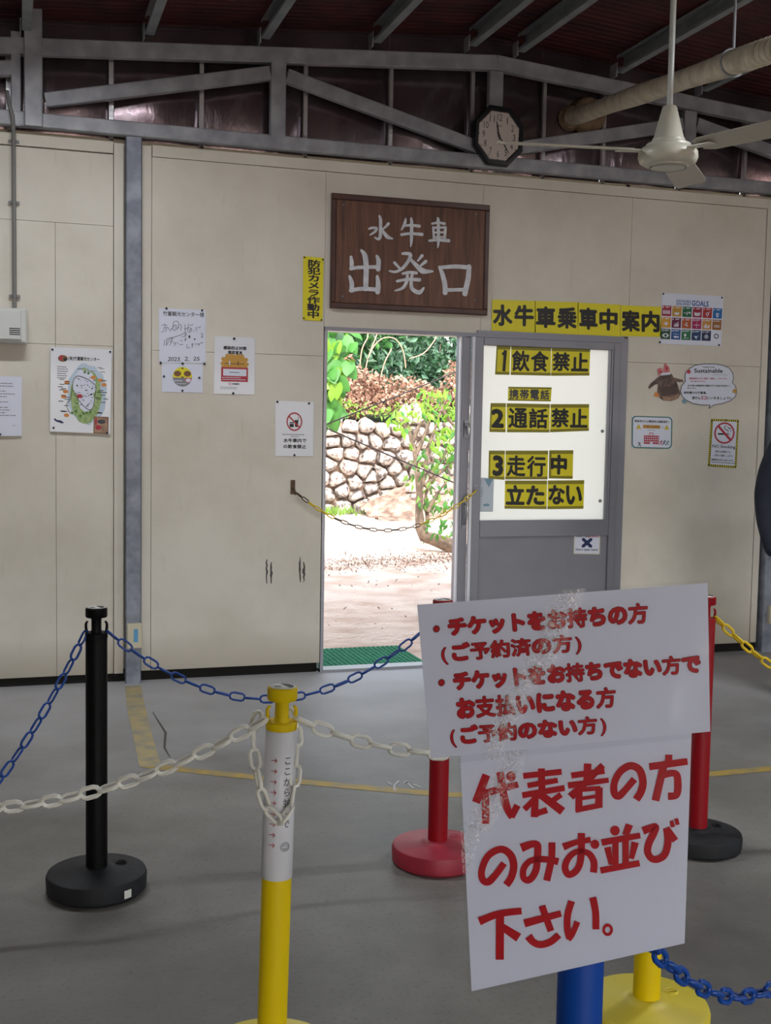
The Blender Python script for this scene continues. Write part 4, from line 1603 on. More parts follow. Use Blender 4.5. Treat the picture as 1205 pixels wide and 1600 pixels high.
def pB(mb, pts, mi, h):
    mb.poly([wB(a, b, h) for a, b in pts], mi)


bf = empty('buffalo_cutout', wB(430, 330), 'paper cutout of a buffalo head wearing a pink bow', 'cutout')
m = MB()
hd = [(355, 235), (400, 205), (480, 205), (500, 240), (585, 262), (592, 280), (550, 285), (525, 275), (545, 330), (565, 395), (540, 440), (470, 462), (400, 455), (355, 420), (345, 370), (352, 300), (320, 310), (270, 350), (260, 330), (285, 295)]
m.slab([wB(a, b, 0.0) for a, b in hd[::-1]], NY, 0.002)
m.build('sheet', M['photo_brown'], bf)
m = MB()
pB(m, [(355, 225), (345, 160), (385, 145), (400, 190)][::-1], 1, 0.0005)
pB(m, [(400, 190), (415, 100), (455, 140), (465, 185), (440, 200)][::-1], 1, 0.0006)
pB(m, [(365, 165), (392, 195), (372, 210)][::-1], 6, 0.0008)
pB(m, [(418, 125), (447, 150), (430, 185)][::-1], 6, 0.0008)
pB(m, [(375, 200), (460, 190), (470, 212), (380, 222)][::-1], 2, 0.0009)
pB(m, [(370, 225), (480, 215), (470, 245), (380, 262)][::-1], 4, 0.0007)
pB(m, [(375, 340), (430, 320), (530, 335), (545, 375), (500, 400), (420, 405), (375, 385)][::-1], 4, 0.0005)
pB(m, [(385, 410), (470, 425), (550, 395), (535, 440), (465, 458), (400, 450)][::-1], 3, 0.0008)
pB(m, [(390, 290), (412, 285), (410, 325), (388, 328)][::-1], 4, 0.0008)
pB(m, [(325, 375), (350, 385), (372, 425), (310, 415)][::-1], 5, 0.0005)
m.build('print', [M[k] for k in ('photo_brown', 'print_pink', 'paper', 'photo_tan', 'photo_dark', 'print_orange', 'print_red')], bf)

bb = empty('speech_bubble_sign', wB(840, 300), 'white speech bubble cutout with the word Sustainable, beside the buffalo head', 'sign')
bp_ = [(650, 155), (700, 125), (780, 112), (880, 112), (960, 125), (1020, 150), (1055, 195), (1062, 245), (1052, 290), (1080, 320), (1092, 370), (1080, 420), (1030, 460), (960, 485), (880, 498), (830, 532), (842, 500), (760, 498), (680, 485), (620, 455), (580, 420), (565, 370), (572, 320), (610, 275), (605, 230), (615, 190)]
m = MB().slab([wB(a, b, 0.0) for a, b in bp_[::-1]], NY, 0.002)
m.build('sheet', M['paper'], bb)
m = MB()
n = len(bp_)
for i in range(n):
    a, b = np.array(bp_[i], float), np.array(bp_[(i + 1) % n], float)
    t = (b - a) / np.linalg.norm(b - a)
    nn = np.array([-t[1], t[0]]) * 3.2
    a2, b2 = a - t * 2, b + t * 2
    m.poly([wB(*(a2 + nn), 0.0004), wB(*(b2 + nn), 0.0004), wB(*(b2 - nn), 0.0004), wB(*(a2 - nn), 0.0004)], 0)


def tB(t, x0, y0, x1, y1, bo, mi, sl=2):
    lay(m, t, quad_surf([wB(x0, y0), wB(x1, y0 + sl), wB(x1, y1 + sl), wB(x0, y1)], NY), bo, mi)


tB('TAKETOMI', 770, 136, 885, 150, 0.02, 1)
tB('Sustainable', 692, 155, 960, 195, 0.02, 1)
tB('(サステナブル)', 868, 208, 1000, 220, 0.01, 0)
tB('環境破壊をせずに維持、持続し、リサイクル', 642, 240, 1000, 258, 0.02, 2)
tB('取り組みができる。', 658, 268, 800, 282, 0.02, 2)
tB('水牛車も資源再生活動を行う社会が未来にこ', 630, 308, 1035, 325, 0.03, 1)
tB('なんです。', 628, 332, 710, 346, 0.03, 1)
tB('自然豊かな竹富島。', 596, 370, 812, 394, 0.03, 1)
tB('旅行も', 672, 418, 750, 446, 0.03, 1)
tB('エコ', 754, 414, 808, 446, 0.05, 2)
tB('にいきましょう!!', 812, 420, 1038, 446, 0.03, 1)
for (cx, cy, r, mi) in ((640, 185, 26, 2), (1072, 368, 28, 3), (600, 462, 30, 4)):
    pts = [(cx + r * (1 if k % 2 else .55) * math.cos(math.pi * k / 6 + .2), cy - r * (1 if k % 2 else .55) * math.sin(math.pi * k / 6 + .2)) for k in range(12)]
    pB(m, pts, mi, 0.0012)
m.build('print', [M[k] for k in ('ink_dark', 'ink_black', 'print_red', 'print_gold', 'print_lblue')], bb)

# -- evacuation notice
s = Sheet('evacuation_notice', [(987.5, 649.5), (1051, 651.5), (1050, 701.5), (987, 700)], 'green-edged notice with a red building and running figures', 'notice')
m = MB()


def rr(mb, sf, u0, v0, u1, v1, ru, rv, mi, h):
    pts = []
    for (cu, cv, a0) in ((u1 - ru, v0 + rv, 0), (u0 + ru, v0 + rv, 90), (u0 + ru, v1 - rv, 180), (u1 - ru, v1 - rv, 270)):
        for k in range(5):
            a = math.radians(a0 + 22.5 * k)
            pts.append((cu + ru * math.cos(a), cv - rv * math.sin(a)))
    flat(mb, sf, pts, mi, h)


rr(m, s.surf, 0.0, 0.0, 1, 1, 0.1, 0.13, 0, 0.0003)
rr(m, s.surf, 0.03, 0.035, 0.97, 0.965, 0.08, 0.11, 1, 0.0004)
lay(m, '緊急時または警報時は避難場所へ', sub(s.surf, 0.07, 0.12, 0.94, 0.20), 0.03, 2)
rect(m, s.surf, 0.27, 0.27, 0.70, 0.38, 3, 0.0006)
lay(m, '竹富小中学校', sub(s.surf, 0.30, 0.29, 0.67, 0.36), 0.02, 5)
lay(m, 'へ', sub(s.surf, 0.73, 0.31, 0.78, 0.36), 0.02, 2)
for u in (0.17, 0.86):
    flat(m, s.surf, [(u, 0.25), (u - 0.065, 0.40), (u + 0.065, 0.40)], 3, 0.0006)
    flat(m, s.surf, [(u, 0.28), (u - 0.045, 0.385), (u + 0.045, 0.385)], 6, 0.0007)
    rect(m, s.surf, u - 0.006, 0.31, u + 0.006, 0.37, 2, 0.0008)
rect(m, s.surf, 0.38, 0.425, 0.58, 0.435, 2, 0.0005)
rect(m, s.surf, 0.30, 0.60, 0.67, 0.86, 4, 0.0006)
rect(m, s.surf, 0.43, 0.51, 0.53, 0.60, 4, 0.0006)
rect(m, s.surf, 0.445, 0.53, 0.515, 0.60, 1, 0.0007)
for i in range(7):
    for j in range(3):
        rect(m, s.surf, 0.32 + i * 0.05, 0.64 + j * 0.07, 0.35 + i * 0.05, 0.67 + j * 0.07, 1, 0.0008)
rect(m, s.surf, 0.455, 0.79, 0.515, 0.86, 1, 0.0009)
for (u, v, mi, k) in ((0.19, 0.87, 7, -1), (0.73, 0.80, 4, 1), (0.81, 0.80, 7, 1), (0.89, 0.81, 0, 1)):
    disc(m, s.surf, u + 0.015 * k, v - 0.055, 0.014, 0.017, mi, 0.0006, 8)
    stroke(m, s.surf, [(u, v - 0.04, 0.025), (u - 0.01 * k, v + 0.02, 0.025)], mi, 0.00065, cap=False)
    stroke(m, s.surf, [(u - 0.045, v - 0.01, 0.014), (u + 0.045, v - 0.03, 0.014)], mi, 0.0007, cap=False)
    stroke(m, s.surf, [(u - 0.01 * k, v + 0.02, 0.018), (u - 0.045 * k, v + 0.08, 0.018)], mi, 0.00075, cap=False)
    stroke(m, s.surf, [(u - 0.01 * k, v + 0.02, 0.018), (u + 0.035 * k, v + 0.07, 0.018)], mi, 0.0008, cap=False)
s.done(m, ['print_teal', 'paper', 'ink_dark', 'print_gold', 'print_red', 'print_brown', 'print_yellow', 'ink_navy'])

# -- no smoking
s = Sheet('no_smoking_sign', [(1111.5, 654.5), (1155, 656), (1151, 731.5), (1106.5, 728.5)], 'no smoking sign with a black and yellow striped border', 'sign', mat_='print_yellow')
m = MB()
r_ = 0
for i in range(13):
    u = i / 13
    flat(m, s.surf, [(u, 0.05), (u + 0.04, 0.05), (u + 0.065, 0.0), (u + 0.025, 0.0)], 0, 0.0004)
    flat(m, s.surf, [(u, 1.0), (u + 0.04, 1.0), (u + 0.065, 0.95), (u + 0.025, 0.95)], 0, 0.0004)
for i in range(21):
    v = 0.03 + i * 0.045
    flat(m, s.surf, [(0, v + 0.025), (0, v + 0.05), (0.07, v + 0.025), (0.07, v)], 0, 0.0004)
    flat(m, s.surf, [(0.93, v + 0.025), (0.93, v + 0.05), (1, v + 0.025), (1, v)], 0, 0.0004)
rect(m, s.surf, 0.07, 0.045, 0.93, 0.955, 1, 0.0006)
disc(m, s.surf, 0.50, 0.285, 0.365, 0.225, 2, 0.0010, 32, 0.84)
rect(m, s.surf, 0.27, 0.29, 0.62, 0.325, 0, 0.0008)
rect(m, s.surf, 0.64, 0.29, 0.67, 0.325, 0, 0.0008)
stroke(m, s.surf, [(0.55, 0.13, 0.018), (0.48, 0.17, 0.02), (0.56, 0.215, 0.02), (0.63, 0.23, 0.02), (0.62, 0.28, 0.02)], 3, 0.0009, cap=False)
stroke(m, s.surf, [(0.60, 0.14, 0.018), (0.64, 0.18, 0.02), (0.71, 0.19, 0.02), (0.72, 0.26, 0.02)], 3, 0.00092, cap=False)
stroke(m, s.surf, [(0.26, 0.14, 0.06), (0.74, 0.43, 0.06)], 2, 0.0011, cap=False)
lay(m, 'NO Smoking', sub(s.surf, 0.10, 0.535, 0.92, 0.62), 0.02, 0)
lay(m, '館内は禁煙です。', sub(s.surf, 0.22, 0.655, 0.78, 0.70), 0.02, 0)
lay(m, 'ご協力お願いします。', sub(s.surf, 0.16, 0.735, 0.86, 0.78), 0.02, 0)
lay(m, '喫煙所は外にあります。', sub(s.surf, 0.10, 0.83, 0.90, 0.875), 0.03, 0)
cubic_lines(m, s.surf, 0.1, 0.98, [0.905], 0.016, 3, 3, 0.0008)
s.done(m, ['ink_black', 'paper', 'print_red', 'ink_dark'])
s.pins([(0.52, 0.01)], 0.004)

# ------------------------------------------------------------------ breaker box, conduit, small boxes
bxr = empty('breaker_box', (-0.13, D - 0.05, 1.913), 'white plastic breaker box at the left edge, fed by a grey conduit', 'box')
MB().cham(-0.33, 0.062, D - 0.09, D - 0.002, 1.825, 2.003, 0.008).build('housing', M['box_plastic'], bxr)
MB().cham(-0.32, 0.035, D - 0.106, D - 0.088, 1.838, 1.992, 0.006).build('cover', M['box_plastic'], bxr)
m = MB()
for k in range(4):
    m.box(-0.025, 0.028, D - 0.1066, D - 0.106, 1.864 + k * 0.010, 1.870 + k * 0.010)
m.build('rating_label', M['ink_dark'], bxr)
xc = 0.002
cpts = [(xc - 0.03, D - 0.05, 3.10), (xc - 0.024, D - 0.075, 3.04), (xc - 0.004, D - 0.085, 2.97), (xc, D - 0.05, 2.90), (xc, D - 0.025, 2.84), (xc, D - 0.022, 2.5), (xc, D - 0.022, 2.003)]
cdt = empty('conduit_pipe', (xc, D - 0.02, 2.5), 'thin grey conduit running down the wall into the breaker box', 'pipe')
MB().tube(cpts, 0.0105, 10).build('tube', M['conduit'], cdt)
for z in (2.86, 2.55, 2.07):
    MB().tube([(xc, D - 0.022, z - 0.008), (xc, D - 0.022, z + 0.008)], 0.0135, 10).box(xc - 0.028, xc + 0.028, D - 0.008, D - 0.002, z - 0.008, z + 0.008).build('clip', M['conduit'], cdt)


def socket_box(x0, x1, z0, z1, lab, tape):
    r_ = empty('junction_box', ((x0 + x1) / 2, D - 0.06, (z0 + z1) / 2), lab, 'box')
    MB().cham(x0, x1, D - 0.08, D - 0.046, z0, z1, 0.005).build('cover', M['cream_plastic'], r_)
    if tape:
        m = MB()
        m.box(x0 + 0.035, x0 + 0.058, D - 0.081, D - 0.0802, z0 + 0.035, z1 - 0.028)
        m.build('tape', M['blue_tape'], r_)
    return r_


socket_box(0.572, 0.652, 0.20, 0.335, 'cream junction box with blue tape low on the left steel column', True)
socket_box(4.66, 4.78, 0.19, 0.31, 'plain cream junction box low at the right edge', False)

# ------------------------------------------------------------------ clock
ck = empty('wall_clock', (2.688, D - 0.09, 3.13), 'octagonal black-framed wall clock hung on the truss', 'clock')
C0 = np.array([2.672, D - 0.085, 3.110])
TL_ = math.radians(2.0)


def cl(u, v, h=0.0):
    a = u * math.cos(TL_) + v * math.sin(TL_)
    b = -u * math.sin(TL_) + v * math.cos(TL_)
    return (C0[0] + a * 1.0, C0[1] - h, C0[2] + b * 1.09)


def octo(r, h, a0=22.5):
    return [cl(r * math.cos(math.radians(a0 + 45 * k)), r * math.sin(math.radians(a0 + 45 * k)), h) for k in range(8)]


m = MB()
prof = [(0.150, -0.03), (0.166, -0.026), (0.168, 0.0), (0.160, 0.016), (0.142, 0.016), (0.134, 0.004)]
vs_, fs_ = [], []
for r_, h_ in prof:
    vs_ += octo(r_, h_)
for i in range(len(prof) - 1):
    for k in range(8):
        l = (k + 1) % 8
        fs_.append((i * 8 + k, i * 8 + l, (i + 1) * 8 + l, (i + 1) * 8 + k))
fs_.append(tuple(range(7, -1, -1)))
m.add(vs_, fs_)
m.build('frame', M['clock_frame'], ck)
MB().poly(octo(0.138, 0.004)).build('face', M['clock_face'], ck)
m = MB()
for k in range(12):
    a = math.radians(90 - 30 * (k + 1))
    r_ = 0.095
    cx, cz = r_ * math.cos(a), r_ * math.sin(a)
    t = str(k + 1)
    hw = 0.0075 * len(t) if t != '1' else 0.003
    lay(m, t, lambda u, v, h=0.0, cx=cx, cz=cz, hw=hw: cl(cx - hw + 2 * hw * u, cz + 0.017 - 0.034 * v, 0.005 + h), 0.0, 0, nb=4)
    rr_ = 0.122
    cx, cz = rr_ * math.cos(a), rr_ * math.sin(a)
    m.poly([cl(cx + 0.0035 * math.cos(b), cz + 0.0035 * math.sin(b), 0.0056) for b in [math.pi * 2 * q / 8 for q in range(8)]])
for k in range(60):
    a = 2 * math.pi * k / 60
    m.poly([cl(0.1225 * math.cos(a) + 0.0007 * c_, 0.1225 * math.sin(a) + 0.0007 * d_, 0.0054) for c_, d_ in ((-1, -1), (1, -1), (1, 1), (-1, 1))])
lay(m, 'SEIKO', lambda u, v, h=0.0: cl(-0.016 + 0.032 * u, 0.056 - 0.010 * v, 0.005 + h), 0.02, 0)
m.build('numerals', M['ink_dark'], ck)


def handm(ang, L, w_, h_, tail=0.02):
    a = math.radians(90 - ang)
    d = np.array([math.cos(a), math.sin(a)])
    n_ = np.array([-d[1], d[0]])
    pts = [d * -tail + n_ * w_ * .4, d * -tail - n_ * w_ * .4, d * L * .6 - n_ * w_ * .5, d * L - n_ * w_ * .2, d * L + n_ * w_ * .2, d * L * .6 + n_ * w_ * .5]
    return MB().slab([cl(p_[0], p_[1], h_) for p_ in pts], NY, 0.001).build('hand', M['ink_black'], ck)


handm(345, 0.075, 0.008, 0.008)
handm(142, 0.108, 0.006, 0.010)
MB().lathe([(0, -0.012), (0.006, -0.011), (0.007, -0.006), (0, -0.004)], C0, 12, (0, 1, 0)).build('hub', M['ink_black'], ck)

# ------------------------------------------------------------------ wrapped pipe under the roof
PA = np.array(wp(893, 184, -0.03))
PB = at(1205, 78, 4.45)
dP = (PB - PA) / np.linalg.norm(PB - PA)
PC = PA + dP * 6.6
pipe = empty('wrapped_pipe', (PA + PB) / 2, 'thick cream-wrapped pipe crossing below the roof towards the viewer', 'pipe')
MB().tube([PA + dP * t for t in np.linspace(-0.10, 6.6, 40)], [0.048 + 0.0025 * math.sin(i * 7.3) for i in range(40)], 16).build('pipe_body', M['pipe_wrap'], pipe)
m = MB()
for t in np.linspace(2.15, 2.75, 14):
    c = PA + dP * t
    m.tube([c - dP * 0.007, c, c + dP * 0.007], [0.0495, 0.0525, 0.0495], 16)
m.build('wrapping_tape', M['pipe_wrap'], pipe)
m = MB().tube([PA - dP * 0.02, PA + dP * 0.02], [0.075, 0.062], 14)
m.build('wall_collar', M['wood_packing'], pipe)
m = MB()
c = np.array(wp(921, 180, -0.02))
m.lathe([(0, -0.05), (0.05, -0.045), (0.10, -0.02), (0.12, 0.02), (0, 0.02)], c, 12, (0, 1, 0))
m.build('foam_filler', M['wood_packing'], pipe)
hc = PA + (PB - PA) * 0.87
hg = empty('pipe_hanger', hc + np.array([0, 0, 0.2]), 'galvanised clamp and rod hanging the wrapped pipe from a purlin', 'hanger')
ztop = roofz(hc[0]) + 0.05
m = MB().tube([hc + np.array([0, 0, 0.05]), (hc[0], hc[1], ztop + 0.06)], 0.006, 8)
m.build('rod', M['galvanised_steel'], hg)
m = MB().tube([hc + (np.cross(dP, (0, 0, 1)) * math.cos(a) + np.array([0, 0, 1]) * math.sin(a)) * 0.056 for a in np.linspace(0, 2 * math.pi, 20, endpoint=False)], 0.005, 6, closed=True)
m.build('ring', M['galvanised_steel'], hg)
m = MB().box(hc[0] - 0.03, hc[0] + 0.03, hc[1] - 0.02, hc[1] + 0.02, ztop - 0.03, ztop + 0.02)
m.build('beam_clamp', M['aluminium'], hg)

# ------------------------------------------------------------------ ceiling fan
FD = 4.8
FC = at(1044, 243, FD)
fan = empty('ceiling_fan', (FC[0], FC[1], FC[2]), 'cream ceiling fan with a cone canopy and long rod', 'fan')
m = MB().lathe([(0, -0.052), (0.075, -0.050), (0.082, -0.046), (0.084, -0.040), (0.098, -0.038), (0.115, -0.028), (0.122, -0.010), (0.120, 0.012), (0.108, 0.028),
                (0.092, 0.034), (0.090, 0.044), (0.078, 0.050), (0.0, 0.050)], FC, 40)
m.build('motor_housing', M['fan_enamel'], fan, sharp=40)
m = MB().lathe([(0.066, 0.050), (0.068, 0.060), (0.065, 0.066), (0.060, 0.075), (0.030, 0.192), (0.026, 0.198), (0.012, 0.200)], FC, 32)
m.build('canopy_cone', M['fan_enamel'], fan, sharp=40)
rt = np.array([FC[0], FC[1], roofz(FC[0]) + 0.16])
MB().tube([FC + np.array([0, 0, 0.19]), rt], 0.0125, 14).build('rod', M['fan_rod'], fan)
MB().lathe([(0.013, -0.10), (0.05, -0.06), (0.055, 0.0), (0, 0.0)], rt, 20).build('ceiling_canopy', M['fan_enamel'], fan)
MB().lathe([(0.071, -0.0525), (0.0745, -0.0535), (0.077, -0.0525)], FC, 40).build('trim_ring', M['ink_grey'], fan)


def blade(ang):
    a = math.radians(ang)
    d = np.array([math.cos(a), math.sin(a), 0])
    n_ = np.array([-math.sin(a), math.cos(a), 0])
    tilt = math.radians(-11)
    sidev = n_ * math.cos(tilt) + np.array([0, 0, 1]) * math.sin(tilt)
    up = np.cross(d, sidev)
    P0 = FC + np.array([0, 0, 0.018])
    st = [(0.15, 0.040), (0.19, 0.062), (0.45, 0.068), (0.66, 0.070), (0.70, 0.062), (0.715, 0.040)]
    vs, fs = [], []
    for r_, w_ in st:
        for e in (-1, -0.33, 0.33, 1):
            cam_ = 0.006 * (1 - e * e)
            vs.append(P0 + d * r_ + sidev * w_ * e + up * cam_)
    k = len(vs)
    vs += [v - up * 0.004 for v in vs]
    for i in range(len(st) - 1):
        for j in range(3):
            q = i * 4 + j
            fs.append((q, q + 1, q + 5, q + 4))
            fs.append((q + k, q + 4 + k, q + 5 + k, q + 1 + k))
    rim = [0, 1, 2, 3] + [i * 4 + 3 for i in range(1, 6)] + [22, 21, 20] + [i * 4 for i in range(4, 0, -1)]
    for i in range(len(rim)):
        a_, b_ = rim[i], rim[(i + 1) % len(rim)]
        fs.append((a_, a_ + k, b_ + k, b_))
    bl = MB().add(vs, fs, 0, True).build('blade', M['fan_blade'], fan, sharp=40)
    m = MB()
    m.beam(P0 + d * 0.085 - np.array([0, 0, .004]), P0 + d * 0.22 - up * 0.006, 0.045, 0.005)
    m.build('blade_arm', M['fan_enamel'], bl)


# in the view: one to the left, one to the right, one away/down
for a in (170, 50, -70):
    blade(a + 0)

# ------------------------------------------------------------------ barrier posts
HP = 0.876
RP = 0.0325


def barrier(x, y, pole, base, label, name='barrier_post', tilt=(0, 0), headrot=0.0, baseh=0.062, sleeve=False, group='chain barrier posts'):
    rt_ = empty(name, (x, y, 0), label, 'post', group)
    O = np.array([x, y, 0.0])
    m = MB()
    m.lathe([(0, 0.0), (0.140, 0.0), (0.150, 0.008), (0.152, baseh - 0.014), (0.148, baseh - 0.003), (0.140, baseh), (0.062, baseh + 0.004), (0.050, baseh + 0.010), (0.040, baseh + 0.014), (0.0, baseh + 0.014)], O, 48)
    bo = m.build('base', M[base], rt_, sharp=35)
    a = math.radians(headrot)
    # filler plug
    c = O + np.array([0.085 * math.cos(a + .6), 0.085 * math.sin(a + .6), baseh + 0.0015])
    MB().lathe([(0.018, 0.0), (0.018, 0.004), (0.013, 0.0045), (0.012, 0.0), (0, 0.0)], c, 16).box(c[0] - 0.011, c[0] + 0.011, c[1] - 0.0025, c[1] + 0.0025, c[2], c[2] + 0.004).build('filler_plug', M['black_plastic' if base == 'black_rubber' else base], bo)
    zt = HP
    MB().lathe([(RP, baseh), (RP, zt - 0.095), (RP - 0.001, zt - 0.092), (0.0, zt - 0.092)], O, 32).build('pole', M[pole], rt_, sharp=40)
    # head: collar, flat neck, cap, hooks
    m = MB().lathe([(0.0, zt - 0.092), (RP + 0.0012, zt - 0.092), (RP + 0.0012, zt - 0.078), (RP - 0.001, zt - 0.075), (0, zt - 0.075)], O, 32)
    m.build('collar', M[pole], rt_, sharp=35)
    ca, sa = math.cos(a), math.sin(a)
    m = MB()
    n = 20
    rx, ry = 0.015, 0.024
    vs = []
    for z_, kx, ky in ((zt - 0.078, 1.25, 1.1), (zt - 0.068, 1.0, 1.0), (zt - 0.036, 1.0, 1.0), (zt - 0.027, 1.35, 1.1)):
        for k in range(n):
            t = 2 * math.pi * k / n
            u, v = rx * kx * math.cos(t), ry * ky * math.sin(t)
            vs.append((x + u * ca - v * sa, y + u * sa + v * ca, z_))
    m.add(vs, [(i * n + k, i * n + (k + 1) % n, (i + 1) * n + (k + 1) % n, (i + 1) * n + k) for i in range(3) for k in range(n)], 0, True)
    m.build('neck', M[pole], rt_)
    cp = MB().lathe([(0, zt - 0.029), (RP - 0.002, zt - 0.029), (RP, zt - 0.026), (RP, zt - 0.003), (RP - 0.003, zt), (0, zt)], O, 32).build('cap', M[pole], rt_, sharp=35)
    m = MB()
    r_ = 0.028
    m.lathe([(r_, zt + 0.0002), (r_, zt + 0.0010), (0, zt + 0.0010)], O, 28)
    m.build('cap_label', M['cap_label'], cp)
    m = MB()
    n = 16
    pts = [(x + (r_ - .003) * math.cos(t) * 1.0, y + (r_ - .003) * math.sin(t), zt + 0.0013) for t in [math.radians(-60 + 150 * k / (n - 1)) for k in range(n)]]
    m.poly(pts)
    for k in range(3):
        m.box(x - 0.018, x - 0.004, y - 0.010 + k * 0.006, y - 0.008 + k * 0.006, zt + 0.001, zt + 0.0014)
    m.build('cap_print', M['ink_black'], cp)
    for sgn in (-1, 1):
        for an in (0,):
            pts = []
            dx = np.array([ca * sgn, sa * sgn, 0])
            for (q, z_) in ((0.022, -0.082), (0.029, -0.074), (0.031, -0.060), (0.031, -0.050), (0.0275, -0.043), (0.0245, -0.045)):
                pts.append(O + dx * q + np.array([0, 0, zt + z_]))
            MB().tube(pts, [0.0045, 0.0045, 0.0042, 0.004, 0.0035, 0.003], 8).build('chain_hook', M[pole], rt_)
    rt_.rotation_euler = (math.radians(tilt[1]), math.radians(tilt[0]), 0)
    return rt_


P_BLACK = (0.231, 3.587)
P_YEL = (0.530, 2.43)
P_RED = (1.327, 3.534)
P_REDR = (2.253, 3.436)
P_YFAR = (1.450, 2.401)
P_BLUE = (0.762, 1.44)
HZ = HP - 0.070

post_b = barrier(*P_BLACK, 'black_plastic', 'black_rubber', 'all-black barrier post with a black round base, at the left', headrot=-10)
c = np.array([*P_BLACK, 0])
m = MB()
for k in range(3):
    a0 = math.radians(-62 + k * 3.2)
    a1 = math.radians(-62 + (k + 1) * 3.2)
    q = [(c[0] + 0.1528 * math.cos(a), c[1] + 0.1528 * math.sin(a), z) for a, z in ((a0, 0.015), (a1, 0.015), (a1, 0.040), (a0, 0.040))]
    m.poly(q)
m.build('base_sticker', M['cap_label'], post_b)
post_y = barrier(*P_YEL, 'yellow_plastic', 'yellow_base', 'yellow barrier post wrapped in a white label with red arrows', headrot=-8, tilt=(1.15, 0))
post_r = barrier(*P_RED, 'red_plastic', 'red_base', 'red barrier post on a red round base, partly behind the big signs', headrot=-8)
post_rr = barrier(*P_REDR, 'red_plastic', 'black_rubber', 'red barrier post on a black base, right of the big signs', headrot=-25, baseh=0.056)
post_yf = barrier(*P_YFAR, 'yellow_plastic', 'yellow_base', 'yellow barrier post on a yellow base behind the blue post', headrot=-20)
post_bl = barrier(*P_BLUE, 'blue_plastic', 'blue_plastic', 'blue barrier post in front, carrying the big red-lettered signs', headrot=-15)

# label sleeve round the yellow post
yx, yy = P_YEL
RS = RP + 0.0018
ztop, zbot = HP - 0.094, HP - 0.094 - 0.325
sl_ = MB().lathe([(RP, ztop + 0.001), (RS, ztop), (RS, zbot), (RP, zbot - 0.001)], (yx, yy, 0), 36)
sleeve = sl_.build('label_sleeve', M['paper_gloss'], post_y)
fa = math.atan2(-yy, -yx)        # towards the viewer


def cyl(deg, z, h=0.0):
    a = fa + math.radians(deg)
    return (yx + (RS + h) * math.cos(a), yy + (RS + h) * math.sin(a), z)


m = MB()
for i, ch in enumerate('ここから並んで。'):
    zc = ztop - 0.060 - i * 0.0232
    if ch == '。':
        continue
    lay(m, ch, lambda u, v, h=0.0, zc=zc: cyl(12 + 31 * u, zc + 0.0095 - 0.019 * v, h), 0.008, 0, nb=4, em=True)
# smiling face
zc = ztop - 0.060 - 8 * 0.0232 - 0.004
ring = [cyl(27 + 17 * math.cos(t), zc + 0.0095 * math.sin(t), 0.0006) for t in np.linspace(0, 2 * math.pi, 20, endpoint=False)]
m.tube(ring, 0.0006, 5, closed=True)
ring = [cyl(27 + 12 * math.cos(t), zc + 0.0065 * math.sin(t), 0.0006) for t in np.linspace(0, 2 * math.pi, 20, endpoint=False)]
m.tube(ring, 0.0005, 5, closed=True)
m.tube([cyl(27 + 7 * math.cos(t), zc - 0.0005 + 0.004 * math.sin(t), 0.0006) for t in np.linspace(math.pi * 1.15, math.pi * 1.85, 8)], 0.0006, 5)
for s_ in (-1, 1):
    m.tube([cyl(27 + 4 * s_, zc + 0.0035, 0.0006), cyl(27 + 4 * s_, zc + 0.001, 0.0006)], 0.0008, 5)
m.build('lettering', M['ink_dark'], sleeve)
m = MB()
for i in range(10):
    zc = ztop - 0.060 - i * 0.0232 if i < 9 else None
    if zc is None:
        continue
    vs = []
    for (d_, dz) in ((-34, 0.0008), (-14, 0.0008), (-14, -0.0008), (-34, -0.0008)):
        vs.append(cyl(d_, zc + dz, 0.0006))
    m.add(vs, [(0, 3, 2, 1)])
    m.tube([cyl(-19, zc + 0.0045, 0.0008), cyl(-12, zc, 0.0008), cyl(-19, zc - 0.0045, 0.0008)], 0.0009, 5)
m.build('arrows', M['print_red'], sleeve)

# ------------------------------------------------------------------ chains
_linkcache = {}


def link_mesh(L, W, r, n=5, k=6):
    key = (L, W, r)
    if key in _linkcache:
        return _linkcache[key]
    pts = []
    hw, hl = W / 2 - r, L / 2 - r
    rr_ = hw
    for i in range(n):
        a = math.pi * i / (n - 1)
        pts.append((rr_ * math.cos(a), 0, (hl - rr_) + rr_ * math.sin(a)))
    for i in range(n):
        a = math.pi + math.pi * i / (n - 1)
        pts.append((rr_ * math.cos(a), 0, -(hl - rr_) + rr_ * math.sin(a)))
    mb = MB().tube(pts, r, k, closed=True)
    me = bpy.data.meshes.new('link')
    me.from_pydata(mb.v, [], mb.f)
    me.polygons.foreach_set('use_smooth', [True] * len(mb.f))
    _linkcache[key] = me
    return me


_mm = {}


def mesh_with(me, m):
    k = (me.name, m.name)
    if k not in _mm:
        c = me.copy()
        c.materials.clear()
        c.materials.append(m)
        _mm[k] = c
    return _mm[k]


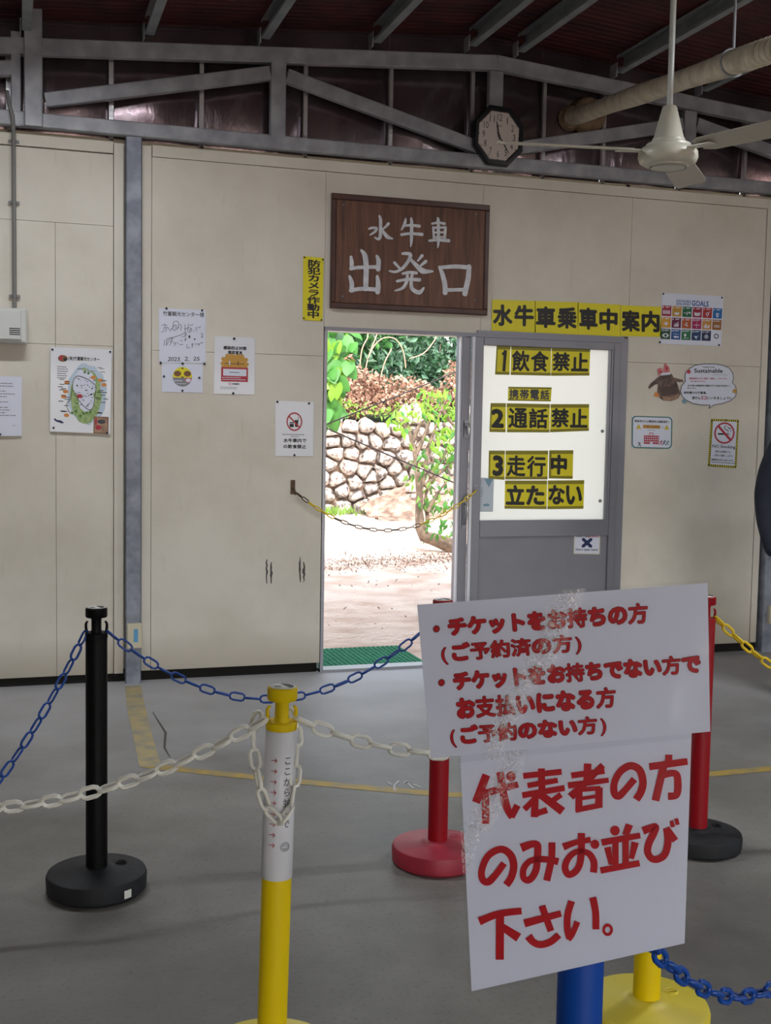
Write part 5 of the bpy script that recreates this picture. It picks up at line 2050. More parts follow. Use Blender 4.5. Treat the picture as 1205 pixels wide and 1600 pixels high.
def chain(path, L, W, r, matf, label, name='plastic_chain', group=None, twist0=0.0):
    """links strung along a polyline of 3D points"""
    P = np.array(path, float)
    seg = np.linalg.norm(np.diff(P, axis=0), axis=1)
    cum = np.concatenate([[0], np.cumsum(seg)])
    tot = cum[-1]
    pitch = L - 2 * r * 1.02
    n = max(2, int(round(tot / pitch)))
    step = tot / n
    root = empty(name, P[len(P) // 2], label, 'chain', group)

    def pos(s):
        s = min(max(s, 0), tot)
        return np.array([np.interp(s, cum, P[:, j]) for j in range(3)])
    me = link_mesh(L, W, r)
    for i in range(n):
        a, b = pos(i * step), pos((i + 1) * step)
        c = (a + b) / 2
        t = b - a
        t /= np.linalg.norm(t)
        ref = np.array([0, 0, 1.0]) if abs(t[2]) < 0.93 else AF
        sx_ = np.cross(t, ref)
        sx_ /= np.linalg.norm(sx_)
        sy_ = np.cross(t, sx_)
        an = math.radians(45 if i % 2 else -45) + math.radians(twist0 + 4 * math.sin(i * 1.7))
        ax = sx_ * math.cos(an) + sy_ * math.sin(an)
        ay = np.cross(t, ax)
        Mx = Matrix(((ax[0], ay[0], t[0], c[0] - root.location.x), (ax[1], ay[1], t[1], c[1] - root.location.y),
                     (ax[2], ay[2], t[2], c[2] - root.location.z), (0, 0, 0, 1)))
        o = bpy.data.objects.new('link', mesh_with(me, matf(i / max(1, n - 1)) if callable(matf) else matf))
        COL.objects.link(o)
        o.parent = root
        o.matrix_local = Mx
    return root


def sag(A, B, s, n=40, skew=0.0):
    A, B = np.array(A, float), np.array(B, float)
    out = []
    for t in np.linspace(0, 1, n):
        p_ = A + (B - A) * t
        w_ = 4 * t * (1 - t) * (1 + skew * (0.5 - t))
        out.append(p_ - np.array([0, 0, s * w_]))
    return out


def hook(P, ang, side):
    a = math.radians(ang)
    return np.array([P[0] + side * 0.029 * math.cos(a), P[1] + side * 0.029 * math.sin(a), HZ])


BL, WH, YE = M['chain_blue'], M['chain_white'], M['chain_yellow']
chain(sag(hook(P_BLACK, -10, -1), (-1.075, 2.768, 0.862), 0.64), 0.056, 0.030, 0.0038, BL, 'blue plastic chain hanging from the left of the black post out of frame', group='blue chains', twist0=48)
chain(sag(hook(P_BLACK, -10, 1), hook(P_RED, -8, -1), 0.235), 0.056, 0.030, 0.0038, BL, 'blue plastic chain sagging between the black post and the red-based post', group='blue chains', twist0=35)
# white chains
yh = np.array([0.015, 0, 0])
chain(sag(hook(P_YEL, -8, -1) + yh, (-1.058, 3.218, 0.90), 0.300), 0.058, 0.034, 0.0053, WH, 'white plastic chain running left from the yellow labelled post', group='white chains', twist0=30)
chain(sag(hook(P_YEL, -8, 1) + yh, hook(P_YFAR, -20, -1), 0.105), 0.058, 0.034, 0.0053, WH, 'white plastic chain running right from the labelled post behind the signs', group='white chains', twist0=30)
lpts = []
for (px, py, dd) in ((404, 1112, 2.60), (396, 1140, 2.585), (397, 1175, 2.575), (402, 1210, 2.565), (409, 1245, 2.555), (422, 1275, 2.545), (438, 1285, 2.54),
                     (452, 1278, 2.545), (458, 1245, 2.555), (462, 1210, 2.565), (464, 1175, 2.575), (466, 1145, 2.585), (452, 1108, 2.60)):
    lpts.append(at(px, py, dd - 0.02 - 0.035 * math.sin(math.pi * min(1.0, max(0.0, (py - 1120) / 130.0)) / 2)))
chain(lpts, 0.054, 0.030, 0.0048, WH, 'short white chain looped in front of the labelled yellow post', group='white chains', twist0=50)
# yellow chain to the right of the red post
chain(sag(hook(P_REDR, -25, 1), (3.603, 3.119, 0.806), 0.328), 0.056, 0.032, 0.005, YE, 'yellow plastic chain leaving the right red post towards the right edge', twist0=30)
# blue chain lower right
chain(sag(hook(P_BLUE, -15, 1), (1.806, 1.941, 0.831), 0.345), 0.050, 0.029, 0.0048, BL, 'blue plastic chain at the bottom right, leaving the signs', group='blue chains', twist0=40)
# chain across the doorway
HA, HB_ = np.array([1.512, D - 0.035, 1.045]), np.array([2.605, D - 0.035, 1.055])


def doorm(t):
    if t < 0.06:
        return M['chain_rust']
    if t < 0.2 or t > 0.66:
        return YE
    return M['chain_steel']


chain(sag(HA, HB_, 0.225), 0.052, 0.024, 0.0035, doorm, 'thin yellow and rusty chain hung across the open doorway', name='door_chain', twist0=30)
hk = empty('wall_hook', (1.50, D - 0.02, 1.07), 'rusty metal hook holding the doorway chain on the cream wall', 'hook')
MB().box(1.487, 1.512, D - 0.006, D - 0.0005, 1.035, 1.115).build('plate', M['chain_rust'], hk)
MB().tube([(1.5, D - 0.004, 1.075), (1.5, D - 0.03, 1.07), (1.503, D - 0.042, 1.055), (1.507, D - 0.04, 1.04), (1.51, D - 0.03, 1.035)], 0.0045, 8).build('hook_arm', M['chain_rust'], hk)
hk = empty('door_hook', (2.605, D - 0.03, 1.06), 'small steel hook on the door edge holding the chain end', 'hook')
MB().box(2.596, 2.616, D - 0.0245, D - 0.0202, 1.04, 1.09).build('plate', M['aluminium'], hk)
MB().tube([(2.606, D - 0.022, 1.075), (2.606, D - 0.040, 1.072), (2.606, D - 0.044, 1.058), (2.606, D - 0.036, 1.048)], 0.003, 8).build('hook_arm', M['aluminium'], hk)

# ------------------------------------------------------------------ the two big signs on the blue post
sgN = np.array([-0.42, -0.90, 0.04])
sgN = sgN / np.linalg.norm(sgN)
SP0 = np.array([P_BLUE[0], P_BLUE[1], 0.8]) + sgN * 0.040


def on_sign(px, py, h=0.0):
    return plane_hit(px, py, SP0 + sgN * h, sgN)


def big_sign(name, q, lam, h0, label, lines, outline):
    c = sum(on_sign(*a, h0) for a in q) / 4
    rt_ = empty(name, c, label, 'sign', 'red-lettered signs on the blue post')

    def bend(P, h):
        return P + sgN * h
    sf = quad_surf([on_sign(*a, h0) for a in q], sgN)
    lf_ = quad_surf([on_sign(*a, h0) for a in lam], sgN)
    MB().slab([sf(0, 0), sf(0, 1), sf(1, 1), sf(1, 0)], sgN, 0.0006).build('sheet', M['paper'], rt_)
    g_ = MB()
    N = 14
    vs = []
    for j in range(N + 1):
        for i in range(N + 1):
            vs.append(lf_(i / N, j / N, 0.0021))
    g_.add(vs, [(j * (N + 1) + i, (j + 1) * (N + 1) + i, (j + 1) * (N + 1) + i + 1, j * (N + 1) + i + 1) for j in range(N) for i in range(N)], 0, True)
    g_.build('laminate', M['laminate_upper' if outline else 'laminate_lower'], rt_)
    m1, m2 = MB(), MB()
    for (t, qq, bo, sl) in lines:
        s_ = quad_surf([on_sign(*a, h0) for a in qq], sgN)
        if t == '・':
            n = 14
            for (mm, kk, hh) in ((m1, 1.0, 0.0012), (m2, 1.28, 0.0006)):
                disc(mm, s_, 0.5, 0.5, 0.5 * kk, 0.5 * kk, 0, hh, n)
            continue
        lay_mixed(m1, t, s_, 0.028, 0.058, h=0.0010)
        lay_mixed(m2, t, s_, 0.028, 0.058, h=0.0005, extra=0.024)
    if not outline:
        kk = 0
        for (ox, oy, k_, sts) in BIGL:
            def sfp(a, b, h=0.0, ox=ox, oy=oy, k_=k_):
                return on_sign(ox + a / k_, oy + b / k_, h0 + h)
            for st in sts:
                kk += 1
                hh = 0.0008 + 0.00001 * kk
                if st[0] == 'o':
                    disc(m1, sfp, st[1], st[2], st[3], st[3] * 1.05, 0, hh, 24)
                elif st[0] == 'r':
                    disc(m1, sfp, st[1], st[2], st[3], st[3] * 1.16, 0, hh, 28, 0.5)
                else:
                    stroke(m1, sfp, st, 0, hh, cap=False)
    m1.build('lettering', M['ink_red'], rt_)
    if m2.v:
        m2.build('lettering_outline', M['ink_outline'], rt_)
    return rt_


KU = 1.992
U = lambda q: crop(q, 600, 880, KU)
V_ = lambda q: crop(q, 600, 1180, KU)
up_lines = [
    ('・', U([(155, 196), (172, 195), (172, 213), (155, 214)]), 0.0, 0),
    ('チケットをお持ちの方', U([(196, 170), (820, 122), (822, 188), (203, 228)]), 0.045, 0.0),
    ('(ご予約済の方)', U([(174, 252), (612, 217), (616, 282), (184, 316)]), 0.045, 0.0),
    ('・', U([(171, 363), (188, 362), (188, 380), (171, 381)]), 0.0, 0),
    ('チケットをお持ちでない方で', U([(212, 338), (984, 282), (988, 342), (220, 398)]), 0.045, 0.0),
    ('お支払いになる方', U([(222, 420), (720, 384), (722, 448), (230, 486)]), 0.045, 0.0),
    ('(ご予約のない方)', U([(202, 508), (690, 471), (693, 536), (211, 574)]), 0.045, 0.0)]
lo_lines = []
# the large characters, stroke by stroke as they are cut
BIGL = [
    (730, 1170, 6.694, [
        [(203, 272, 86), (93, 562, 86)], [(192, 420, 78), (195, 785, 78)], [(232, 453, 76), (535, 372, 66)],
        [(345, 243, 78), (375, 430, 80), (415, 610, 82), (470, 722, 60)], [(462, 715, 70), (528, 590, 72)], ('o', 460, 290, 50),
        [(588, 285, 62), (990, 240, 62)], [(632, 385, 56), (950, 330, 56)], [(578, 487, 64), (1022, 410, 62)], [(778, 205, 72), (784, 440, 72)],
        [(770, 460, 64), (600, 635, 60)], [(712, 500, 76), (706, 715, 76)], [(690, 690, 60), (838, 640, 66)], [(755, 470, 80), (1000, 655, 88)], [(985, 478, 62), (880, 555, 58)]]),
    (900, 1165, 6.342, [
        [(-45, 297, 60), (285, 252, 58)], [(118, 178, 74), (112, 350, 74)], [(-78, 396, 64), (326, 343, 50)], [(268, 192, 62), (120, 345, 66), (-52, 508, 76)],
        [(32, 430, 70), (30, 655, 70)], [(20, 440, 46), (245, 422, 46)], [(230, 415, 74), (228, 616, 74)], [(60, 525, 36), (200, 503, 36)], [(0, 640, 54), (262, 588, 52)],
        [(582, 332, 70), (490, 440, 66), (425, 500, 74), (382, 470, 72), (382, 370, 68), (440, 260, 70), (540, 200, 74), (630, 240, 76), (666, 350, 74), (650, 450, 74), (598, 536, 76)],
        [(922, 90, 70), (920, 160, 70)], [(728, 210, 72), (1108, 157, 66)], [(872, 195, 76), (790, 546, 76)],
        [(875, 290, 68), (960, 273, 66), (1003, 296, 70), (1012, 380, 74), (1008, 455, 74), (985, 496, 70), (915, 502, 74)]]),
    (735, 1290, 6.694, [
        [(355, 393, 70), (270, 510, 70), (190, 588, 78), (130, 565, 72), (122, 460, 70), (190, 315, 72), (320, 247, 76), (420, 305, 80), (455, 420, 78), (430, 540, 76), (376, 622, 78)],
        [(533, 234, 92), (640, 195, 74), (698, 196, 70), (708, 240, 76), (702, 350, 74), (690, 460, 72), (650, 540, 72), (600, 572, 72), (556, 540, 66), (560, 450, 66), (620, 375, 64), (720, 352, 66), (820, 356, 66), (922, 378, 78)],
        [(855, 175, 72), (850, 350, 72), (800, 577, 74)]]),
    (900, 1270, 6.694, [
        [(-132, 358, 76), (0, 310, 60), (155, 282, 60)],
        [(58, 212, 76), (58, 400, 74), (40, 540, 72), (-10, 620, 72), (-80, 645, 72), (-112, 570, 70), (-80, 480, 66), (-10, 415, 62), (70, 405, 62), (140, 430, 68), (185, 500, 72), (192, 560, 72), (184, 625, 74)],
        ('o', 200, 330, 46), ('o', 410, 187, 50),
        [(562, 123, 78), (520, 235, 70)], [(270, 312, 70), (674, 237, 60)], [(415, 270, 66), (415, 565, 66)], [(522, 260, 66), (522, 545, 66)],
        [(332, 360, 72), (368, 540, 46)], [(622, 308, 78), (582, 482, 52)], [(257, 605, 66), (668, 527, 66)],
        [(702, 190, 82), (790, 155, 74), (835, 150, 76), (815, 215, 78), (765, 320, 76), (752, 410, 74), (790, 475, 74), (850, 487, 76), (920, 450, 76), (955, 370, 76), (965, 270, 76), (945, 160, 66)],
        [(948, 160, 66), (1042, 292, 72)], [(1000, 84, 40), (1018, 150, 44)], [(1050, 60, 42), (1066, 126, 42)]]),
    (735, 1390, 5.02, [
        [(70, 250, 64), (220, 192, 54), (403, 168, 52)], [(234, 195, 64), (232, 550, 64)], [(240, 285, 56), (380, 378, 72)],
        [(425, 266, 62), (713, 188, 50)], [(562, 127, 56), (634, 326, 52)], [(457, 366, 66), (495, 412, 56), (552, 432, 56), (630, 410, 56), (697, 356, 52)],
        [(796, 90, 54), (765, 200, 52), (762, 310, 52), (776, 385, 44)], [(770, 395, 40), (800, 350, 46), (842, 252, 46)], [(962, 62, 56), (984, 180, 54), (986, 312, 54)],
        ('r', 1078, 316, 42)]),
]
big_sign('lower_sign', [(719, 1178), (1081, 1146), (1070, 1474), (737, 1549)], [(713, 1140), (1086, 1140), (1074, 1478), (732, 1555)], 0.0,
         'lower white laminated sign with the largest red characters, on the blue post', lo_lines, False)
big_sign('upper_sign', [(652, 945), (1106, 911), (1110, 1143), (673, 1185)], [(648, 937), (1108, 906), (1112, 1150), (674, 1196)], 0.006,
         'upper white laminated sign with five lines of smaller red characters', up_lines, True)

# ------------------------------------------------------------------ person at the right edge
def skin_body(name, nodes, edges, m, parent, root=0, sub_=2):
    me = bpy.data.meshes.new(name)
    o = parent.location
    me.from_pydata([(p_[0] - o.x, p_[1] - o.y, p_[2] - o.z) for p_, r_ in nodes], edges, [])
    ob = bpy.data.objects.new(name, me)
    COL.objects.link(ob)
    ob.parent = parent
    md = ob.modifiers.new('skin', 'SKIN')
    md.use_smooth_shade = True
    for i, (p_, r_) in enumerate(nodes):
        rr_ = r_ if hasattr(r_, '__len__') else (r_, r_)
        me.skin_vertices[0].data[i].radius = rr_
        me.skin_vertices[0].data[i].use_root = (i == root)
    s2 = ob.modifiers.new('sub', 'SUBSURF')
    s2.levels = s2.render_levels = sub_
    me.materials.append(m)
    return ob


PX, PY = 4.095, 5.255
ps = empty('person', (PX, PY, 0), 'person in a dark navy jacket standing cut off by the right edge', 'person')
LA = np.array([-0.953, 0.302, 0])       # towards the left of the picture
BK = np.array([0.302, 0.953, 0])


def pp(l, b, z):
    return (PX + LA[0] * l + BK[0] * b, PY + LA[1] * l + BK[1] * b, z)


skin_body('body', [(pp(0, 0, 0.92), (0.13, 0.10)), (pp(0, 0, 1.10), (0.13, 0.10)), (pp(0, 0, 1.30), (0.15, 0.11)), (pp(0, 0, 1.40), (0.10, 0.09)), (pp(0, 0, 1.47), 0.055),
                   (pp(0, 0, 1.53), 0.06), (pp(0, 0, 1.60), (0.075, 0.09)), (pp(0, 0, 1.68), (0.07, 0.085)), (pp(0, 0, 1.73), 0.05),
                   (pp(0.09, 0, 0.86), 0.085), (pp(0.10, 0, 0.48), 0.055), (pp(0.10, 0.02, 0.10), 0.04), (pp(0.11, -0.12, 0.04), 0.035),
                   (pp(-0.09, 0, 0.86), 0.085), (pp(-0.10, 0, 0.48), 0.055), (pp(-0.10, 0.02, 0.10), 0.04), (pp(-0.11, -0.12, 0.04), 0.035)],
          [(0, 1), (1, 2), (2, 3), (3, 4), (4, 5), (5, 6), (6, 7), (7, 8), (0, 9), (9, 10), (10, 11), (11, 12), (0, 13), (13, 14), (14, 15), (15, 16)], M['skin'], ps)
skin_body('jacket', [(pp(0, 0, 0.90), (0.18, 0.145)), (pp(0, 0, 1.05), (0.175, 0.135)), (pp(0, 0, 1.25), (0.185, 0.14)), (pp(0, 0, 1.38), (0.14, 0.11)), (pp(0, 0, 1.45), 0.075),
                     (pp(0.185, 0, 1.385), 0.080), (pp(0.235, 0.02, 1.25), 0.072), (pp(0.258, 0.04, 1.10), 0.066), (pp(0.255, 0.0, 0.95), 0.060), (pp(0.222, -0.062, 0.765), 0.048),
                     (pp(-0.185, 0, 1.385), 0.080), (pp(-0.235, 0.02, 1.25), 0.072), (pp(-0.258, 0.04, 1.10), 0.066), (pp(-0.255, 0.0, 0.95), 0.060), (pp(-0.222, -0.062, 0.765), 0.048), (pp(0.075, 0, 0.80), 0.125), (pp(-0.075, 0, 0.80), 0.125)],
          [(0, 15), (0, 16), (0, 1), (1, 2), (2, 3), (3, 4), (3, 5), (5, 6), (6, 7), (7, 8), (8, 9), (3, 10), (10, 11), (11, 12), (12, 13), (13, 14)], M['jacket_navy'], ps)
skin_body('trousers', [(pp(0, 0, 1.06), (0.15, 0.12)), (pp(0.09, 0, 0.78), 0.105), (pp(0.10, 0, 0.48), 0.080), (pp(0.10, 0.02, 0.08), 0.066),
                       (pp(-0.09, 0, 0.78), 0.105), (pp(-0.10, 0, 0.48), 0.080), (pp(-0.10, 0.02, 0.08), 0.066)],
          [(0, 1), (1, 2), (2, 3), (0, 4), (4, 5), (5, 6)], M['trousers'], ps)
for s_ in (-1, 1):
    skin_body('shoe', [(pp(0.10 * s_, 0.05, 0.05), 0.045), (pp(0.105 * s_, -0.05, 0.045), 0.045), (pp(0.115 * s_, -0.16, 0.035), 0.035)], [(0, 1), (1, 2)], M['shoe'], ps)
skin_body('hair', [(pp(0, 0.055, 1.56), (0.085, 0.06)), (pp(0, 0.035, 1.67), (0.105, 0.10)), (pp(0, 0.005, 1.755), (0.10, 0.10))], [(0, 1), (1, 2)], M['hair'], ps)
# hands hanging, slightly curled: four fingers of unequal length and a thumb
for s_ in (-1, 1):
    nd = [(pp(0.213 * s_, -0.064, 0.785), (0.024, 0.018)), (pp(0.205 * s_, -0.075, 0.725), (0.018, 0.032))]
    ed = [(0, 1)]
    for k, L_ in enumerate((0.066, 0.076, 0.071, 0.056)):
        y_ = -0.108 + 0.021 * k
        i = len(nd)
        nd += [(pp(0.203 * s_, y_, 0.695), 0.0095), (pp(0.197 * s_, y_ - 0.006, 0.695 - L_ * 0.55), 0.0088), (pp(0.182 * s_, y_ - 0.008, 0.695 - L_), 0.0078)]
        ed += [(1, i), (i, i + 1), (i + 1, i + 2)]
    i = len(nd)
    nd += [(pp(0.190 * s_, -0.115, 0.740), 0.0105), (pp(0.180 * s_, -0.132, 0.705), 0.0092)]
    ed += [(1, i), (i, i + 1)]
    skin_body('hand', nd, ed, M['skin'], ps, 1, 1)
# face
m = MB()
for s_ in (-1, 1):
    m.lathe([(0, -0.012), (0.010, -0.008), (0.013, 0), (0, 0.006)], pp(0.032 * s_, -0.082, 1.635), 10, tuple(BK))
m.build('eyes', M['eye'], ps)
m = MB()
for s_ in (-1, 1):
    m.lathe([(0, -0.0145), (0.005, -0.013), (0.0055, -0.010), (0, -0.008)], pp(0.032 * s_, -0.082, 1.635), 10, tuple(BK))
m.build('pupils', M['ink_black'], ps)
skin_body('nose', [(pp(0, -0.085, 1.64), 0.010), (pp(0, -0.105, 1.605), 0.014), (pp(0, -0.085, 1.595), 0.012)], [(0, 1), (1, 2)], M['skin'], ps, 0, 1)
m = MB().tube([pp(-0.025, -0.088, 1.567), pp(0, -0.094, 1.565), pp(0.025, -0.088, 1.567)], [0.003, 0.005, 0.003], 6)
m.build('mouth', M['print_pink'], ps)
for s_ in (-1, 1):
    MB().lathe([(0, -0.008), (0.018, -0.006), (0.026, 0.0), (0.02, 0.006), (0, 0.004)], pp(0.083 * s_, 0.0, 1.61), 10, tuple(LA * s_)).build('ear', M['skin'], ps)

# ------------------------------------------------------------------ outdoors
def ground():
    N = 90
    vs, fs = [], []
    xs_ = np.linspace(-14, 26, N)
    ys_ = np.concatenate([np.linspace(D + 0.06, 20, 80), np.linspace(20.5, 34, 20)])
    for y_ in ys_:
        for x_ in xs_:
            z_ = -0.02 + 0.012 * math.sin(x_ * 1.3 + y_ * 0.7) + 0.010 * math.sin(y_ * 2.1 - x_ * 0.4)
            if y_ < 7.4:
                z_ = -0.02
            vs.append((x_, y_, z_))
    for j in range(len(ys_) - 1):
        for i in range(N - 1):
            a = j * N + i
            fs.append((a, a + 1, a + N + 1, a + N))
    return MB().add(vs, fs, 0, True)


tag(ground().build('ground', M['coral_sand']), 'pale coral sand yard outside the doorway', kind='structure')
# apron in front so that the daylight side behind the viewer has ground too
tag(MB().box(-14, 26, -26, -6.2, -0.14, -0.02).build('ground_front', M['coral_sand']), kind='structure', label='sandy ground on the open side of the hall')

# doormat
dm = empty('doormat', (2.0, 6.85, 0), 'green ribbed plastic doormat just outside the doorway', 'mat')
m = MB()
m.box(1.55, 2.36, D + 0.105, 7.12, -0.018, 0.002)
m.build('mat_base', M['green_mat'], dm)
m = MB()
for i in range(26):
    for j in range(18):
        x_ = 1.565 + i * 0.031
        y_ = D + 0.12 + j * 0.030
        m.box(x_, x_ + 0.019, y_, y_ + 0.019, 0.002, 0.009)
o = m.build('rubber_nubs', M['green_mat'], dm)
o['kind'] = 'stuff'

# ---- dry stone wall: Voronoi stones
SWY = 18.1
sw = empty('stone_wall', (6, SWY, 0), 'dry stone wall of pale coral rubble across the yard', 'wall')
r_ = random.Random(11)


def clip(poly, a, b):
    """keep the side nearer to a"""
    m_ = (a + b) / 2
    n_ = b - a
    out = []
    for i in range(len(poly)):
        p_, q_ = poly[i], poly[(i + 1) % len(poly)]
        dp, dq = np.dot(p_ - m_, n_), np.dot(q_ - m_, n_)
        if dp <= 0:
            out.append(p_)
        if (dp < 0 < dq) or (dq < 0 < dp):
            out.append(p_ + (q_ - p_) * dp / (dp - dq))
    return out


seeds = []
zrow = 0.12
row = 0
while zrow < 1.72:
    x_ = 3.4 + r_.random() * 0.2
    while x_ < 10.0:
        w_ = r_.uniform(0.16, 0.38) if x_ < 7.6 else r_.uniform(0.35, 0.5)
        seeds.append(np.array([x_ + w_ / 2, zrow + r_.uniform(-0.08, 0.08)]))
        x_ += w_
    zrow += r_.uniform(0.17, 0.24)
    row += 1
stm = [M['stone'], M['stone_pale']]
nst = 0
for i, s_ in enumerate(seeds):
    top = 1.50 + 0.06 * math.sin(s_[0] * 2.1) + 0.05 * math.sin(s_[0] * 5.3)
    if s_[1] > top:
        continue
    poly = [s_ + np.array(v) for v in ((-.4, -.3), (.4, -.3), (.4, .3), (-.4, .3))]
    for j, t_ in enumerate(seeds):
        if j != i and abs(t_[0] - s_[0]) < 0.9 and abs(t_[1] - s_[1]) < 0.8:
            poly = clip(poly, s_, t_)
            if len(poly) < 3:
                break
    if len(poly) < 3 or nst >= 300:
        continue
    P = [p_ for p_ in poly]
    c = sum(P) / len(P)
    # refine each edge once and round it
    Q = []
    for k in range(len(P)):
        a_, b_ = P[k], P[(k + 1) % len(P)]
        Q.append(a_ * 0.86 + c * 0.14)
        Q.append((a_ + b_) / 2 * 0.97 + c * 0.03)
    n = len(Q)
    dome = r_.uniform(0.05, 0.13)
    y0 = r_.uniform(-0.04, 0.04)
    vs, fs = [], []
    for (k_, dy) in ((0.93, 0.16), (0.93, 0.03), (0.82, -0.045 - dome * .4), (0.48, -0.07 - dome * .9)):
        for q_ in Q:
            jj = r_.uniform(-0.012, 0.012)
            w2 = c + (q_ - c) * k_
            vs.append((w2[0] + jj, SWY + y0 + dy + r_.uniform(-.015, .015), w2[1] + r_.uniform(-.01, .01)))
    vs.append((c[0], SWY + y0 - 0.075 - dome, c[1]))
    for a_ in range(3):
        for k in range(n):
            l = (k + 1) % n
            fs.append((a_ * n + k, a_ * n + l, (a_ + 1) * n + l, (a_ + 1) * n + k))
    for k in range(n):
        fs.append((3 * n + k, 3 * n + (k + 1) % n, 4 * n))
    MB().add(vs, fs, 0, r_.random() < 0.6).build('stone', stm[0 if r_.random() < 0.6 else 1], sw)
    nst += 1
m = MB().box(3.2, 10.2, SWY + 0.1, SWY + 0.8, -0.05, 1.45)
m.build('rubble_core', M['soil'], sw)
# collapsed earth heap leaning on the wall
hp = MB()
vs, fs = [], []
N = 30
for j in range(N):
    for i in range(N):
        u, v = i / (N - 1), j / (N - 1)
        x_ = 5.2 + u * 4.4
        y_ = SWY - 1.75 + v * 1.5
        z_ = 0.72 * max(0, math.sin(math.pi * (u * 0.96 + 0.02))) ** 0.6 * (v ** 1.2) + (0.07 * math.sin(u * 23 + v * 9) + 0.05 * math.sin(u * 51 - v * 17)) * v - 0.04
        vs.append((x_, y_, z_ + random.uniform(-.035, .035)))
for j in range(N - 1):
    for i in range(N - 1):
        a = j * N + i
        fs.append((a, a + 1, a + N + 1, a + N))
hp.add(vs, fs, 0, True)
tag(hp.build('earth_heap', M['soil'], origin=(7, SWY - 0.8, 0)), 'pinkish earth heap at the foot of the stone wall behind the shrub', 'heap')
# rubble fallen onto the heap
rb = empty('fallen_rubble', (7.2, SWY - 0.9, 0), 'loose pale stones lying on the earth heap by the stone wall', 'rubble')
rr3 = random.Random(21)
for k in range(46):
    u, v = rr3.random(), rr3.random()
    x_, y_ = 5.9 + u * 3.4, SWY - 1.6 + v * 1.25
    z_ = 0.72 * max(0, math.sin(math.pi * (((x_ - 5.2) / 4.4) * 0.96 + 0.02))) ** 0.6 * (((y_ - SWY + 1.75) / 1.5) ** 1.2)
    R0 = rr3.uniform(0.06, 0.15)
    vs, fs = [], []
    nn_ = 7
    for (h_, q_) in ((-0.5, 0.6), (-0.1, 1.0), (0.4, 0.85), (0.75, 0.4)):
        for i in range(nn_):
            a_ = 2 * math.pi * i / nn_
            w_ = R0 * q_ * rr3.uniform(0.8, 1.15)
            vs.append((x_ + w_ * 1.2 * math.cos(a_), y_ + w_ * math.sin(a_), z_ + R0 * h_ * 0.9))
    for j in range(3):
        for i in range(nn_):
            l = (i + 1) % nn_
            fs.append((j * nn_ + i, j * nn_ + l, (j + 1) * nn_ + l, (j + 1) * nn_ + i))
    fs.append(tuple(range(3 * nn_, 4 * nn_)))
    MB().add(vs, fs, 0, True).build('stone', M['stone_pale' if k % 3 else 'stone'], rb)
# bank behind the wall
bkm = MB()
vs, fs = [], []
N = 40
for j in range(12):
    for i in range(N):
        x_ = -14 + 40 * i / (N - 1)
        y_ = SWY + 0.6 + 0.9 * j
        z_ = (1.45 + 0.25 * j + 0.2 * math.sin(x_ * 1.7 + j) if 3.0 < x_ < 10.4 else 0.3 * j) + random.uniform(-.08, .08)
        vs.append((x_, y_, z_))
for j in range(11):
    for i in range(N - 1):
        a = j * N + i
        fs.append((a, a + 1, a + N + 1, a + N))
bkm.add(vs, fs, 0, True)
tag(bkm.build('embankment', M['undergrowth']), 'overgrown dark bank behind the stone wall', kind='structure')


def leaf_quad(c, d, n_, L, W, fold=0.25):
    """a folded pointed leaf"""
    d = d / np.linalg.norm(d)
    s_ = np.cross(d, n_)
    s_ /= (np.linalg.norm(s_) + 1e-9)
    n2 = np.cross(s_, d)
    m_ = c + d * L * 0.45
    return [c, m_ + s_ * W / 2 + n2 * W * fold, c + d * L, m_ - s_ * W / 2 + n2 * W * fold, m_ - n2 * 0.0]


LF = [(0, 1, 4), (1, 2, 4), (2, 3, 4), (3, 0, 4)]


def foliage(mb, clusters, n, L, W, mi=(0,), seed=0, down=0.0, zmin=None):
    r2 = np.random.default_rng(seed)
    tot = sum(c[1][0] * c[1][1] * c[1][2] for c in clusters)
    for c, rad in clusters:
        k = int(n * rad[0] * rad[1] * rad[2] / tot)
        for i in range(k):
            v = r2.normal(size=3)
            v /= np.linalg.norm(v)
            q = np.array(c) + v * np.array(rad) * (r2.random() ** 0.35)
            if zmin is not None and q[2] < zmin:
                continue
            d = v * 0.6 + r2.normal(size=3) * 0.6 - np.array([0, 0, down])
            nn = r2.normal(size=3) * 0.5 + np.array([0, -0.7, 0.8])
            l = L * r2.uniform(0.7, 1.25)
            mb.add(leaf_quad(q, d, nn, l, W * l / L), LF, int(r2.choice(mi)))


# dark evergreen bushes behind the wall: single leaves nearest the doorway view, more mass beyond
def bush(name, label, clusters, n, L, W, mats, seed, group=None, branches=None, down=0.0, cat='bush'):
    c0 = np.array(clusters[0][0])
    rt_ = empty(name, (c0[0], c0[1], 0), label, cat, group)
    mb = MB()
    foliage(mb, clusters, n, L, W, tuple(range(len(mats))), seed, down)
    o = mb.build('foliage', [M[k] for k in mats], rt_)
    o['kind'] = 'stuff'
    r2 = random.Random(seed)
    for k in range(branches or 4):
        c = np.array(r2.choice(clusters)[0])
        base = np.array([c0[0] + r2.uniform(-.3, .3), c0[1] + 0.2, 0.0 if c0[1] < 17.5 else 1.4])
        mid = (base + c) / 2 + np.array([r2.uniform(-.3, .3), r2.uniform(-.2, .2), 0.1])
        MB().tube([base, mid, c + np.array([r2.uniform(-.2, .2), 0, r2.uniform(0, .3)])], [0.035, 0.025, 0.010], 6).build('branch', M['bark'], rt_)
    return rt_


